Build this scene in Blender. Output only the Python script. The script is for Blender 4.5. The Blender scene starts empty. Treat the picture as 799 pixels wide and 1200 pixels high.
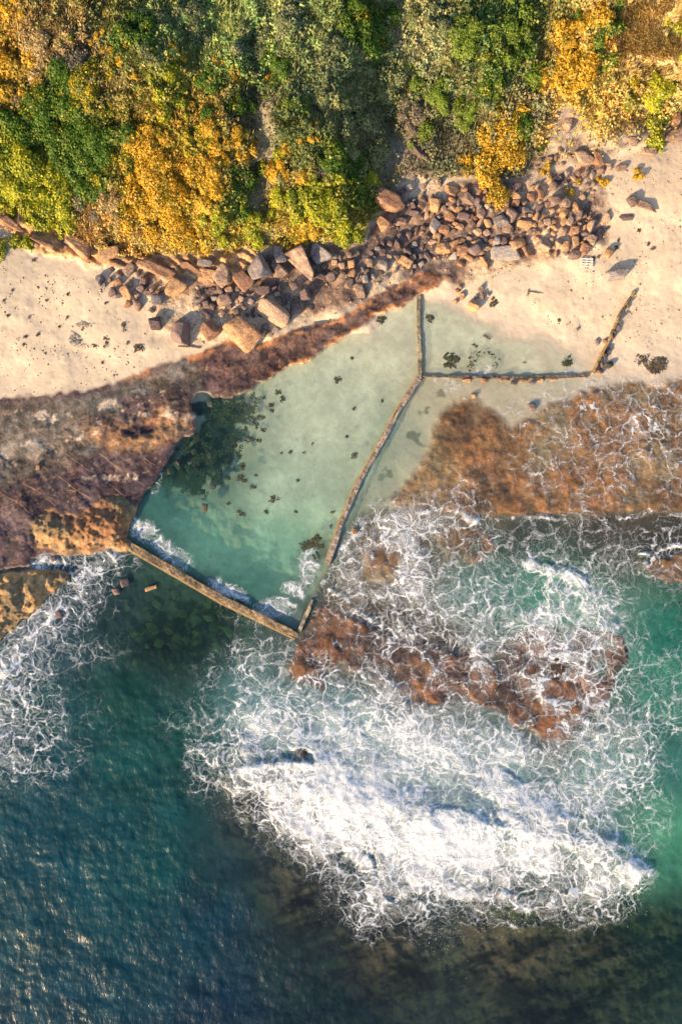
import bpy, bmesh, math, random
import numpy as np
from mathutils import Vector, Matrix, Euler
R = math.radians
random.seed(7)
rng = np.random.default_rng(11)
C = bpy.context.scene.collection
S = 0.08          # metres per photo pixel at sea level
HC = 75.0         # camera height

# ---------------------------------------------------------------- camera, world, sun, exposure
cam_d = bpy.data.cameras.new('camera'); cam = bpy.data.objects.new('camera', cam_d); C.objects.link(cam)
cam.location = (0, 0, HC); cam.rotation_euler = (0, 0, 0)
cam_d.sensor_fit = 'VERTICAL'; cam_d.sensor_height = 24.0
cam_d.lens = 24.0 * HC / (1200 * S); cam_d.clip_end = 3000
bpy.context.scene.camera = cam
SUN_EL, SUN_AZ = 21.0, 225.0
w = bpy.data.worlds.new('World'); bpy.context.scene.world = w; w.use_nodes = True
nt = w.node_tree; bg = nt.nodes['Background']
sky = nt.nodes.new('ShaderNodeTexSky'); sky.sky_type = 'NISHITA'; sky.sun_disc = False
sky.sun_elevation = R(SUN_EL); sky.sun_rotation = R(SUN_AZ)
nt.links.new(sky.outputs[0], bg.inputs[0]); bg.inputs[1].default_value = 0.13
sl = bpy.data.lights.new('sun', 'SUN'); sun = bpy.data.objects.new('sun', sl); C.objects.link(sun)
sl.energy = 5.0; sl.angle = R(0.6); sl.color = (1.0, 0.71, 0.40)
sd_ = Vector((math.sin(R(SUN_AZ)) * math.cos(R(SUN_EL)), math.cos(R(SUN_AZ)) * math.cos(R(SUN_EL)), math.sin(R(SUN_EL))))
sun.rotation_euler = sd_.to_track_quat('Z', 'Y').to_euler(); sun.location = sd_ * 200
vs = bpy.context.scene.view_settings
vs.view_transform = 'Standard'; vs.look = 'None'; vs.gamma = 1; vs.exposure = .95; vs.use_curve_mapping = False
bpy.context.scene.cycles.transparent_max_bounces = 8
bpy.context.scene.cycles.max_bounces = 5

# ---------------------------------------------------------------- numpy noise and maps
_lat = np.random.default_rng(5).random((16, 256, 256)).astype(np.float32)
def vn(x, y, s=0):
    L = _lat[s % 16]
    xi = np.floor(x).astype(np.int64); yi = np.floor(y).astype(np.int64)
    fx = x - xi; fy = y - yi; fx = fx*fx*(3-2*fx); fy = fy*fy*(3-2*fy)
    a, b = xi & 255, (xi+1) & 255; c, d = yi & 255, (yi+1) & 255
    return (L[c, a]*(1-fx)+L[c, b]*fx)*(1-fy)+(L[d, a]*(1-fx)+L[d, b]*fx)*fy
def fbm(u, v, size, o=4, s=0, g=.5):
    x = np.asarray(u, float)/size + 31.7*s; y = np.asarray(v, float)/size + 17.3*s
    t = 0; a = 1; n = 0
    for k in range(o):
        t = t + a*(vn(x, y, s+k)*2-1); n += a; a *= g
        x, y = x*1.86+y*.72+9.1, y*1.86-x*.72+3.3
    return t/n*1.6
def ridge(u, v, size, o=4, s=0):
    x = np.asarray(u, float)/size + 11.7*s; y = np.asarray(v, float)/size + 7.3*s
    t = 0; a = 1; n = 0
    for k in range(o):
        t = t + a*(1-np.abs(vn(x, y, s+k)*2-1)); n += a; a *= .5
        x, y = x*1.86+y*.72+9.1, y*1.86-x*.72+3.3
    return t/n
def sm(a, b, x):
    t = np.clip((x-a)/(b-a), 0, 1); return t*t*(3-2*t)
def mix(a, b, t): return a+(b-a)*t
LX0, LY0, LS = -480, -480, 6.0
NLX, NLY = 300, 360
lgx = LX0+np.arange(NLX)*LS; lgy = LY0+np.arange(NLY)*LS
LU, LV = np.meshgrid(lgx, lgy)
def look(T, u, v):
    x = np.clip((np.asarray(u, float)-LX0)/LS, 0, NLX-1.001); y = np.clip((np.asarray(v, float)-LY0)/LS, 0, NLY-1.001)
    xi = x.astype(int); yi = y.astype(int); fx = x-xi; fy = y-yi
    if T.ndim == 3: fx = fx[..., None]; fy = fy[..., None]
    return (T[yi, xi]*(1-fx)+T[yi, xi+1]*fx)*(1-fy)+(T[yi+1, xi]*(1-fx)+T[yi+1, xi+1]*fx)*fy
def blur(T, n=2):
    for _ in range(n):
        T = T.copy()
        T[1:-1] = (T[:-2]+2*T[1:-1]+T[2:])/4
        T[:, 1:-1] = (T[:, :-2]+2*T[:, 1:-1]+T[:, 2:])/4
    return T
def sdf(poly):
    P_ = np.array(poly, float); n = len(P_)
    d = np.full(LU.shape, 1e9); ins = np.zeros(LU.shape, bool)
    for i in range(n):
        a = P_[i]; b = P_[(i+1) % n]; e = b-a
        px = LU-a[0]; py = LV-a[1]
        t = np.clip((px*e[0]+py*e[1])/(e@e+1e-9), 0, 1)
        d = np.minimum(d, (px-e[0]*t)**2+(py-e[1]*t)**2)
        if a[1] != b[1]:
            c = ((a[1] <= LV) != (b[1] <= LV)) & (LU < (b[0]-a[0])*(LV-a[1])/(b[1]-a[1])+a[0]); ins ^= c
    return np.where(ins, 1, -1)*np.sqrt(d)          # positive inside
def ldist(poly):
    P_ = np.array(poly, float); d = np.full(LU.shape, 1e9)
    for a, b in zip(P_[:-1], P_[1:]):
        e = b-a; px = LU-a[0]; py = LV-a[1]
        t = np.clip((px*e[0]+py*e[1])/(e@e+1e-9), 0, 1)
        d = np.minimum(d, (px-e[0]*t)**2+(py-e[1]*t)**2)
    return np.sqrt(d)
def shep(pts, p=1.7, b=3):
    A = np.array(pts, float); W = 0; T = 0
    for r in A:
        wt = 1/((LU-r[0])**2+(LV-r[1])**2+60)**p
        W = W+wt; T = T+wt[..., None]*r[2:]
    T = blur(T/W[..., None], b)
    return T[..., 0] if T.shape[2] == 1 else T
def s2l(c):
    c = np.asarray(c, float)/255
    return np.where(c < .04045, c/12.92, ((c+.055)/1.055)**2.4)

# ---------------------------------------------------------------- the lie of the land (photo pixel plan)
SHELF = [(-600, 480), (0, 466), (60, 463), (120, 453), (165, 437), (195, 426), (240, 412), (262, 398), (300, 405), (340, 388), (400, 372), (430, 352), (470, 330), (500, 316), (530, 325),
         (515, 333), (495, 345), (470, 360), (440, 370), (425, 382), (402, 396), (375, 412), (362, 424), (335, 430), (318, 443), (300, 450), (288, 462), (262, 470), (245, 461), (232, 459), (222, 473),
         (232, 498), (226, 510), (206, 519), (197, 540), (188, 556), (176, 575), (162, 592), (156, 612), (148, 632), (120, 648), (90, 652), (55, 650), (40, 652), (38, 664), (0, 668), (-600, 690)]
ROUGH1 = [(34, 622), (44, 606), (60, 594), (72, 604), (96, 600), (112, 590), (135, 578), (160, 592), (158, 612), (150, 628), (160, 642), (140, 652), (126, 642), (98, 652), (88, 645), (78, 652), (62, 645), (38, 640)]
ROUGH2 = [(-600, 690), (0, 669), (60, 665), (84, 668), (78, 688), (58, 700), (52, 712), (34, 728), (12, 745), (0, 756), (-200, 850), (-600, 950)]
REEF1 = [(455, 594), (468, 572), (490, 548), (502, 520), (512, 488), (524, 470), (548, 462), (575, 478), (600, 500), (630, 480), (660, 466), (710, 452), (799, 445), (1100, 430), (1100, 600), (799, 600), (720, 606), (660, 604), (600, 612), (540, 604), (480, 600)]
REEF2 = [(330, 798), (340, 765), (348, 742), (360, 706), (384, 703), (410, 722), (440, 735), (470, 748), (520, 752), (570, 762), (620, 735), (680, 730), (735, 742), (742, 780), (705, 830), (668, 872), (640, 866), (600, 848), (545, 822), (488, 832), (468, 808), (428, 792), (395, 780), (386, 808), (350, 812)]
REEF3 = [(425, 645), (445, 632), (470, 640), (468, 668), (450, 688), (424, 684)]
REEF4 = [(745, 662), (770, 645), (810, 640), (1000, 660), (1000, 690), (800, 690), (762, 684)]
REEF5 = [(340, 880), (362, 876), (372, 890), (352, 896)]
REEF6 = [(505, 620), (560, 600), (590, 640), (560, 665), (520, 660)]
DEEPREEF = [(205, 1010), (235, 965), (290, 930), (340, 950), (400, 1010), (470, 1050), (560, 1060), (650, 1050), (740, 1020), (800, 1060), (1000, 1100), (1100, 1300), (300, 1300), (240, 1150)]
HILL = [(-900, 60), (-300, 170), (0, 240), (40, 258), (75, 278), (120, 294), (170, 300), (235, 298), (300, 290), (350, 284), (425, 284), (440, 248), (470, 215), (520, 205), (560, 212), (620, 208), (660, 192), (700, 190), (760, 172), (799, 156), (1300, 20), (1300, -900), (-900, -900)]
LEDGE = [(-300, 180), (0, 240), (40, 256), (75, 276), (120, 290), (170, 298), (240, 298), (300, 290), (300, 320), (250, 335), (205, 325), (150, 312), (110, 316), (60, 300), (30, 284), (0, 268), (-300, 230)]
RUBBLE = [(150, 315), (200, 320), (300, 300), (340, 290), (425, 284), (440, 250), (470, 215), (560, 210), (620, 205), (700, 190), (720, 250), (710, 290), (640, 305), (580, 320), (540, 335), (480, 325), (430, 352), (340, 385), (300, 405), (250, 400), (190, 385)]
WEED = [(222, 473), (232, 459), (262, 470), (288, 462), (310, 470), (300, 490), (285, 505), (282, 530), (276, 552), (255, 566), (232, 585), (200, 580), (186, 560), (197, 540), (206, 519), (226, 510)]
WEED2 = [(352, 632), (378, 630), (384, 645), (372, 660), (360, 690), (350, 705), (346, 690), (352, 660)]
GREYROCK = [(-400, 470), (0, 470), (120, 455), (195, 426), (240, 412), (235, 440), (200, 462), (150, 478), (140, 520), (70, 545), (20, 560), (-400, 570)]
OCHRE = [(95, 498), (120, 488), (165, 484), (200, 470), (222, 466), (234, 490), (226, 510), (200, 520), (170, 530), (130, 530), (100, 518)]
BASIN = [(142, 500), (160, 494), (186, 497), (184, 508), (160, 514), (145, 510)]
SCREE = [(600, 215), (640, 130), (660, 90), (700, 150), (799, 130), (1000, 60), (1000, 160), (799, 190), (740, 220), (700, 260), (640, 250)]
GOLDGRASS = [(700, -200), (1200, -300), (1200, 0), (820, 100), (760, 110), (725, 90), (712, 40)]
sd = {k: sdf(v) for k, v in dict(shelf=SHELF, r1=ROUGH1, r2=ROUGH2, e1=REEF1, e2=REEF2, e3=REEF3, e4=REEF4, e5=REEF5, e6=REEF6, dr=DEEPREEF, hill=HILL, ledge=LEDGE, rub=RUBBLE, weed=WEED, weed2=WEED2, grey=GREYROCK, ochre=OCHRE, basin=BASIN, scree=SCREE, gg=GOLDGRASS).items()}
POOLS = sdf([(492, 340), (492, 446), (384, 662), (358, 705), (350, 742), (145, 632), (158, 600), (225, 515), (225, 470), (400, 396)])
HP = [(470,370,-.3),(400,430,-.6),(330,480,-.7),(450,450,-.5),(400,560,-.8),(300,560,-1.),(230,620,-1.3),(300,660,-1.5),(350,640,-1.4),(240,520,-1.),(200,580,-1.5),(330,720,-1.8),(250,480,-1.),
 (520,390,-.35),(560,415,-.35),(600,425,-.32),(655,432,-.22),(535,362,-.08),(585,385,-.06),(640,410,-.04),(545,345,.05),(600,372,.08),(700,420,.0),(799,428,.0),(900,430,0),(1100,440,0),(600,330,.45),(560,335,.35),(660,350,.5),(720,370,.35),(799,370,.3),(700,300,1.),(799,300,1.),(799,230,1.6),(740,200,1.8),(640,250,1.6),(560,270,1.4),(500,300,.8),(560,230,2),(900,300,1.1),(1100,250,1.5),
 (0,460,.6),(100,450,.6),(200,420,.6),(50,400,1.),(150,380,1.1),(0,330,1.5),(100,330,1.4),(200,340,1.4),(300,350,1.2),(400,340,.9),(450,310,.9),(300,300,1.9),(400,290,1.7),(-200,400,1),(-200,300,1.8),(-400,420,1),
 (560,470,-.14),(640,460,-.14),(720,465,-.12),(800,470,-.1),(470,500,-.5),(440,570,-.6),(500,470,-.3),(540,540,-.12),(650,550,-.1),(760,560,-.1),(500,580,-.12),
 (560,640,-.6),(650,640,-.8),(750,630,-.5),(640,690,-1.2),(700,700,-1),(450,650,-.15),(500,650,-.3),(400,680,-.2),(400,740,-.2),(470,770,-.2),(560,790,-.2),(640,840,-.15),(370,780,-.15),(700,780,-.2),(600,740,-.3),(780,740,-1.8),(790,850,-1.6),(790,970,-1.2),(740,850,-1),(1000,800,-2),(1000,1000,-2),
 (400,850,-1),(500,880,-1),(350,910,-.5),(540,930,-.4),(600,900,-1),(300,830,-1.6),(250,740,-1.6),(170,700,-1.2),(100,700,-1.2),(60,800,-2.5),(0,900,-3.5),(100,950,-4),(200,880,-3),(150,1100,-5),(0,1200,-6),(270,960,-.9),(330,1050,-.8),(260,1100,-3),(450,1120,-.75),(600,1100,-.65),(700,1100,-.9),(799,1100,-2),(500,1190,-1.6),(700,1190,-1.6),(600,1000,-1),(700,1000,-1),(300,1190,-5),
 (100,560,.35),(0,600,.35),(200,470,.45),(-300,600,.4),(-300,900,-3),(-300,1300,-8),(400,1500,-8),(900,1500,-6),(300,200,2),(600,100,3),(0,100,2)]
MH = shep(HP, 1.8, 4)
HP2 = None
def hillz(u, v):
    d = np.maximum(look(sd['hill'], u+8*fbm(u, v, 30, 3, 1), v+8*fbm(u, v, 30, 3, 2)), 0)
    k = mix(1.0, 1.7, sm(180, 0, u)); dd = d/k
    left = np.interp(dd, [0, 18, 60, 150, 230, 420, 1200], [0, 1.5, 3.4, 6.3, 6.9, 7.8, 9])
    right = np.interp(d, [0, 30, 120, 260, 420, 1200], [0, .5, 2.6, 5.6, 7.0, 8.6])
    z = mix(left, right, sm(380, 480, u))
    z = z + np.maximum(0, (u-640))*.026*sm(0, 120, d) + np.maximum(0, (u-640))*.02*sm(60, 300, d)
    z = z - 1.5*np.exp(-((u-306-6*fbm(u, v, 60, 2, 3))/20)**2)*sm(20, 60, d)*sm(330, 160, d)
    z = z - .5*np.exp(-((u-455)/35)**2)*sm(0, 60, d)*sm(260, 150, d)
    z = z + sm(10, 70, d)*(.8*fbm(u, v, 75, 3, 4)+.35*fbm(u, v, 22, 3, 5))
    return z
def terrain(u, v):
    wu = u+7*fbm(u, v, 26, 4, 1); wv = v+7*fbm(u, v, 26, 4, 2)
    fu = u+2.6*fbm(u, v, 9, 3, 3); fv = v+2.6*fbm(u, v, 9, 3, 6)
    L = lambda k, a=fu, b=fv: look(sd[k], a, b)
    z = look(MH, wu, wv)
    n1 = fbm(u, v, 18, 5, 7); rd = ridge(u+.6*v, v-.2*u, 26, 5, 2)
    under = sm(.05, -.6, z)
    z = z + .02*fbm(u, v, 14, 4, 9) + .28*under*np.minimum(1, -z)*fbm(u, v, 12, 4, 8)*sm(-2, 10, np.maximum(look(sd['dr'], wu, wv), 160-np.hypot(u-210, v-740)))
    # wave cut shelf
    s = sm(-2.0, 2.0, L('shelf'))
    zs = .30 + .06*n1 + .03*fbm(u, v, 7, 3, 3) + .13*look(sd['shelf'], u, v).clip(0, 60)/60 + .2*sm(8, 0, L('shelf'))*sm(280, 420, u+.2*v)*0
    zs = zs + .10*(rd-.5)*sm(0, 15, L('ochre'))+.25*sm(-10, 14, L('ochre', wu, wv))*(ridge(u, v, 20, 5, 6)-.3)
    zs = zs - .28*sm(-2, 5, L('basin'))
    st = np.floor((v+.55*u+6*fbm(u, v, 40, 3, 8))/17)*.055 % .17
    zs = zs + st - .32*sm(30, 10, np.hypot(u-58, (v-656)*1.6))
    zs = zs + .28*sm(20, 2, look(sd['shelf'], u, v))*sm(250, 290, u)*(.4+ridge(u, v, 14, 4, 3))*.8
    fz = 3.2*fbm(u+.4*v, v-.5*u, 46, 4, 12)+1.6*fbm(u, v, 13, 4, 10); ter = np.floor(fz)+sm(.0, .22, fz-np.floor(fz))
    zs = zs+.06*ter*sm(0, 8, look(sd['shelf'], u, v))
    z = mix(z, np.maximum(z, zs), s)
    # craggy golden rock at the water's edge
    for k, a in (('r1', .85), ('r2', .8)):
        m = sm(-2, 5, L(k)); zz = .3+a*sm(0, 22, L(k))*(.35+1.1*ridge(u+.5*v, v*1.2, 24, 5, 4))*.8+.22*fbm(u, v, 8, 4, 1)+.13*ter
        z = mix(z, zz, m)
    # reefs
    for k, h in (('e1', -.05), ('e2', -.04), ('e3', -.02), ('e4', .05), ('e5', .12), ('e6', -.12)):
        m = sm(-4, 8, L(k, wu, wv))
        z = mix(z, h + .14*fbm(u, v, 16, 5, 3)+.10*(rd-.6)+(.035 if k == 'e2' else .02)*ter, m)
    # rubble apron and ledges
    z = z + .16*sm(-8, 14, L('rub', wu, wv))*fbm(u, v, 14, 4, 5)
    led = sm(-5, 6, L('ledge', wu, wv))
    q = (v-.62*u+9*fbm(u, v, 50, 3, 6)); stp = (q/13) % 1
    z = z + led*(.22*sm(0, .25, stp)*sm(1, .45, stp)*(1+fbm(u, v, 40, 2, 9)).clip(0, 2)+.35*fbm(u, v, 12, 4, 4)+.3*ridge(u, v*1.5, 22, 4, 2))
    hz = hillz(u, v); dh = look(sd['hill'], wu, wv)
    z = z + hz
    return z
def hz1(px, py):
    return float(terrain(np.array([px], float), np.array([py], float))[0])
def P3(px, py, z):
    k = S*(HC-z)/HC
    return Vector(((px-399.5)*k, (600-py)*k, z))
def base_col(u, v, z):
    wu = u+7*fbm(u, v, 26, 4, 1); wv = v+7*fbm(u, v, 26, 4, 2)
    fu = u+2.6*fbm(u, v, 9, 3, 3); fv = v+2.6*fbm(u, v, 9, 3, 6)
    L = lambda k, a=fu, b=fv: look(sd[k], a, b)
    n = fbm(u, v, 30, 5, 9)[..., None]; n2 = fbm(u, v, 9, 4, 10)[..., None]; n3 = fbm(u, v, 60, 4, 12)[..., None]
    c3 = lambda *a: np.array(a, float)
    E = lambda x: x[..., None]
    sand = c3(.61, .505, .37)*(1+.06*n+.05*n2)
    sand = mix(sand, c3(.50, .41, .32), E(sm(.45, .75, ridge(u, v*2.2+.3*u, 46, 4, 5))*sm(.25, .6, z)*.5))
    sand = mix(sand, c3(.40, .35, .29), E(sm(.38, .7, fbm(u, v, 13, 5, 2, .65))*.45))
    sand = mix(sand, c3(.56, .47, .37), E(sm(.34, .12, z)))*(1+.04*n2)
    col = sand
    zz = E(z)
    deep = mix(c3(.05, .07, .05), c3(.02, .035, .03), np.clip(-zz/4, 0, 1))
    poolish = sm(620, 500, v)*sm(-8, 10, np.minimum(u-150, 560-v*.2-u*.0)+0*v)
    inpool = E(sm(-6, 3, look(POOLS, u, v)))
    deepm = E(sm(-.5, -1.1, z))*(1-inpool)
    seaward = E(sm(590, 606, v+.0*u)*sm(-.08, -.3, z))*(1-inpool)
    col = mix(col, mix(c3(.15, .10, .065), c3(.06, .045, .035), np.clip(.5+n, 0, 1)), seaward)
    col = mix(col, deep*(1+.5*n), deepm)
    col = mix(col, c3(.10, .12, .04), E(sm(120, 40, np.hypot(u-215, (v-745)*1.3))*sm(.1, .5, n2[..., 0]))*.8)
    # submerged ledges lower right
    drm = E(sm(-25, 20, L('dr', wu, wv)))
    drc = mix(c3(.18, .12, .08), c3(.02, .02, .018), np.clip(.5+1.5*fbm(u*.6-.5*v, v*1.8+u*.9, 30, 6, 2, .62)[..., None], 0, 1))
    drc = mix(drc, c3(.10, .12, .035), E(sm(.15, .6, fbm(u, v, 50, 4, 6))*sm(480, 640, u)*sm(1110, 1060, v)))
    col = mix(col, drc, drm)
    # reefs
    rc = mix(c3(.24, .135, .062), c3(.085, .055, .034), np.clip(.35+.75*n+.45*n2, 0, 1))
    rc = mix(rc, c3(.24, .19, .11), np.clip(n3*1.4-.3, 0, .8))
    rc2 = mix(c3(.19, .10, .055), c3(.06, .04, .035), np.clip(.55+1.1*n+.5*n2, 0, 1))
    for k, cc in (('e1', rc), ('e2', rc2), ('e3', rc), ('e4', rc), ('e5', rc2), ('e6', rc)):
        col = mix(col, cc, E(sm(-4, 6, L(k, wu, wv))))
    # weed on the pool floor
    wm = sm(-6, 6, L('weed', fu, fv)+17*fbm(u, v, 12, 4, 4)-3)
    wm = np.maximum(wm, sm(-4, 3, L('weed2', fu, fv)+3*fbm(u, v, 6, 3, 4)))
    wm = np.maximum(wm, sm(.35, .6, fbm(u, v, 16, 4, 7))*sm(50, 20, np.abs(u+.52*(v-445)-512))*sm(440, 450, v)*sm(600, 570, v)*sm(-.0, 8, -L('e1'))*.8)
    col = mix(col, mix(c3(.02, .035, .03), c3(.06, .055, .035), np.clip(n2+.5, 0, 1)), E(wm))
    # shelf
    pur = mix(c3(.095, .068, .078), c3(.042, .031, .042), np.clip(.5+n, 0, 1))
    red = mix(c3(.135, .09, .078), c3(.05, .036, .042), np.clip(.6+1.1*n+.6*n2, 0, 1))
    sh = mix(pur, red, E(sm(230, 330, u-.2*(v-450))))
    gr = mix(c3(.20, .185, .165), c3(.075, .07, .065), np.clip(.5+.8*n+.5*n2, 0, 1))
    fz = 3.2*fbm(u+.4*v, v-.5*u, 46, 4, 12)+1.6*fbm(u, v, 13, 4, 10); ed = fz-np.floor(fz)
    sh = sh*(1+.2*np.sin(np.floor(fz)*2.4))[..., None]
    sh = mix(sh, c3(.30, .18, .11), E(sm(.22, .05, np.abs(ed-.1))*sm(0, .4, n2[..., 0]+.05))*.35)
    sh = mix(sh, gr*(1+.25*np.sin(np.floor(fz)*1.7))[..., None], E(sm(-8, 16, L('grey', wu, wv)+12*n[..., 0])))
    spots = 0
    for x_, y_, a_, b_ in [(55, 487, 34, 9), (20, 482, 14, 7), (80, 522, 16, 12), (128, 475, 22, 8), (112, 498, 9, 14), (198, 484, 16, 16), (225, 492, 12, 10), (30, 520, 22, 8), (170, 486, 14, 5), (125, 560, 30, 6), (10, 540, 12, 10)]:
        spots = np.maximum(spots, np.exp(-((u-x_)/a_)**2-((v-y_)/b_)**2))
    crust = sm(.40, .70, spots*.55+.55*fbm(u, v, 9, 5, 13, .65))
    sh = mix(sh, mix(c3(.27, .17, .10), c3(.09, .065, .06), np.clip(.4+n2, 0, 1)), E(sm(-6, 8, L('ochre', wu, wv)+5*n2[..., 0])))
    sh = mix(sh, c3(.52, .44, .36), E(crust)*.85)
    sh = mix(sh, c3(.05, .035, .045), E(sm(-1, 4, L('basin'))))
    lip = sm(9, 1, L('shelf'))*sm(.0, .35, n2[..., 0]+.25)*sm(455, 430, v)
    sh = mix(sh, c3(.42, .20, .09), E(lip))
    col = mix(col, sh, E(sm(-2.5, 2.5, L('shelf'))))
    rg = mix(c3(.42, .28, .14), c3(.17, .14, .09), np.clip(.5+.7*n+.5*n2, 0, 1))
    rg = mix(rg, c3(.20, .10, .06), np.clip(n3*1.5, 0, .7))
    for k in ('r1', 'r2'):
        col = mix(col, rg, E(sm(-2, 2, L(k))))
    # rubble ground
    rb = mix(c3(.22, .17, .14), c3(.11, .085, .08), np.clip(.5+n2, 0, 1))
    rb = mix(rb, sand*.8, np.clip(n3*2, 0, 1))
    col = mix(col, rb, E(sm(-4, 8, L('rub', wu, wv))*sm(.4, 0, L('shelf')*.1)))
    lg = mix(c3(.48, .31, .16), c3(.25, .16, .10), np.clip(.45+n+.5*n2, 0, 1))
    col = mix(col, lg, E(sm(-3, 4, L('ledge', wu, wv))))
    # hill
    hs = mix(c3(.16, .12, .065), c3(.09, .085, .04), np.clip(.5+n, 0, 1))
    hs = mix(hs, c3(.26, .23, .17), E(sm(40, 10, np.abs(u-308)*1.4)*sm(90, 120, v))*.8)
    hs = mix(hs, c3(.50, .38, .20), E(sm(0, 30, L('gg', wu, wv))))
    sc = mix(c3(.42, .35, .27), c3(.24, .19, .16), np.clip(.5+n2, 0, 1))
    hs = mix(hs, sc, E(sm(-8, 12, L('scree', wu, wv)+8*n[..., 0])))
    hs = mix(hs, c3(.28, .23, .19), E(sm(50, 0, np.hypot(u-470, (v-190)*.6))))
    col = mix(col, hs, E(sm(-4, 6, look(sd['hill'], wu, wv))))
    rough = E(np.clip(sm(-3, 5, np.maximum.reduce([L('shelf'), L('r1'), L('r2'), L('e1'), L('e2'), L('rub'), L('ledge')])), 0, 1))
    joint = E(sm(0, 14, L('shelf'))*sm(475, 505, v)*(1-sm(-3, 5, np.maximum(L('r1'), L('ochre')))))
    return np.clip(col, .005, .9), rough[..., 0], joint[..., 0]

# ---------------------------------------------------------------- helpers
def link(o, parent=None):
    C.objects.link(o)
    if parent is not None: o.parent = parent
    return o
def tag(o, label, cat, group=None, kind=None):
    if label: o['label'] = label
    if cat: o['category'] = cat
    if group: o['group'] = group
    if kind: o['kind'] = kind
    return o
def empty(name, loc, label, cat, group=None, rz=0):
    o = bpy.data.objects.new(name, None); link(o); o.location = loc; o.rotation_euler = (0, 0, rz)
    o.empty_display_size = .3
    return tag(o, label, cat, group)
def mesh_np(name, co, faces, mat, smooth=True, attrs=None, parent=None):
    me = bpy.data.meshes.new(name); n = len(co); f = len(faces); k = faces.shape[1]
    me.vertices.add(n); me.vertices.foreach_set('co', np.ascontiguousarray(co, np.float32).ravel())
    me.loops.add(f*k); me.loops.foreach_set('vertex_index', np.ascontiguousarray(faces, np.int32).ravel())
    me.polygons.add(f); me.polygons.foreach_set('loop_start', np.arange(0, f*k, k, dtype=np.int32))
    me.polygons.foreach_set('loop_total', np.full(f, k, np.int32))
    if smooth: me.polygons.foreach_set('use_smooth', np.ones(f, bool))
    for an, av in (attrs or {}).items():
        av = np.asarray(av, np.float32)
        if av.ndim == 1:
            a = me.attributes.new(an, 'FLOAT', 'POINT'); a.data.foreach_set('value', av)
        else:
            a = me.attributes.new(an, 'FLOAT_COLOR', 'POINT')
            a.data.foreach_set('color', np.hstack([av, np.ones((n, 1), np.float32)]).astype(np.float32).ravel())
    me.update(calc_edges=True)
    if mat: me.materials.append(mat)
    o = bpy.data.objects.new(name, me); link(o, parent)
    return o
class NT:
    def __init__(s, name):
        s.m = bpy.data.materials.new(name); s.m.use_nodes = True; s.t = s.m.node_tree; s.t.nodes.clear()
        s.out = s.t.nodes.new('ShaderNodeOutputMaterial')
    def n(s, typ, ins=None, **props):
        nd = s.t.nodes.new('ShaderNode'+typ)
        for k, v in props.items(): setattr(nd, k, v)
        for k, v in (ins or {}).items(): s.set(nd.inputs[k], v)
        return nd
    def set(s, inp, v):
        if isinstance(v, bpy.types.NodeSocket): s.t.links.new(v, inp)
        elif isinstance(v, bpy.types.Node): s.t.links.new(v.outputs[0], inp)
        else:
            if isinstance(v, (tuple, list)) and len(v) == 3 and inp.type == 'RGBA': v = (*v, 1)
            inp.default_value = v
    def math(s, op, a, b=0., c=None, clamp=False):
        nd = s.n('Math', {0: a, 1: b}, operation=op, use_clamp=clamp)
        if c is not None: s.set(nd.inputs[2], c)
        return nd.outputs[0]
    def attr(s, name): return s.n('Attribute', attribute_name=name)
    def noise(s, scale, det=4, rough=.55, vec=None, dist=0.):
        nd = s.n('TexNoise', {'Scale': scale, 'Detail': float(det), 'Roughness': rough, 'Distortion': dist})
        if vec is not None: s.set(nd.inputs['Vector'], vec)
        return nd
    def mixc(s, f, a, b, bt='MIX'):
        nd = s.n('Mix', data_type='RGBA', blend_type=bt); s.set(nd.inputs[0], f); s.set(nd.inputs[6], a); s.set(nd.inputs[7], b)
        return nd.outputs[2]
    def ramp(s, f, a, b, lo=0., hi=1.):
        return s.n('MapRange', {0: f, 1: a, 2: b, 3: lo, 4: hi}, interpolation_type='SMOOTHSTEP').outputs[0]
    def pos(s): return s.n('NewGeometry').outputs['Position']
    def done(s, sh): s.set(s.out.inputs[0], sh); return s.m

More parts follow.
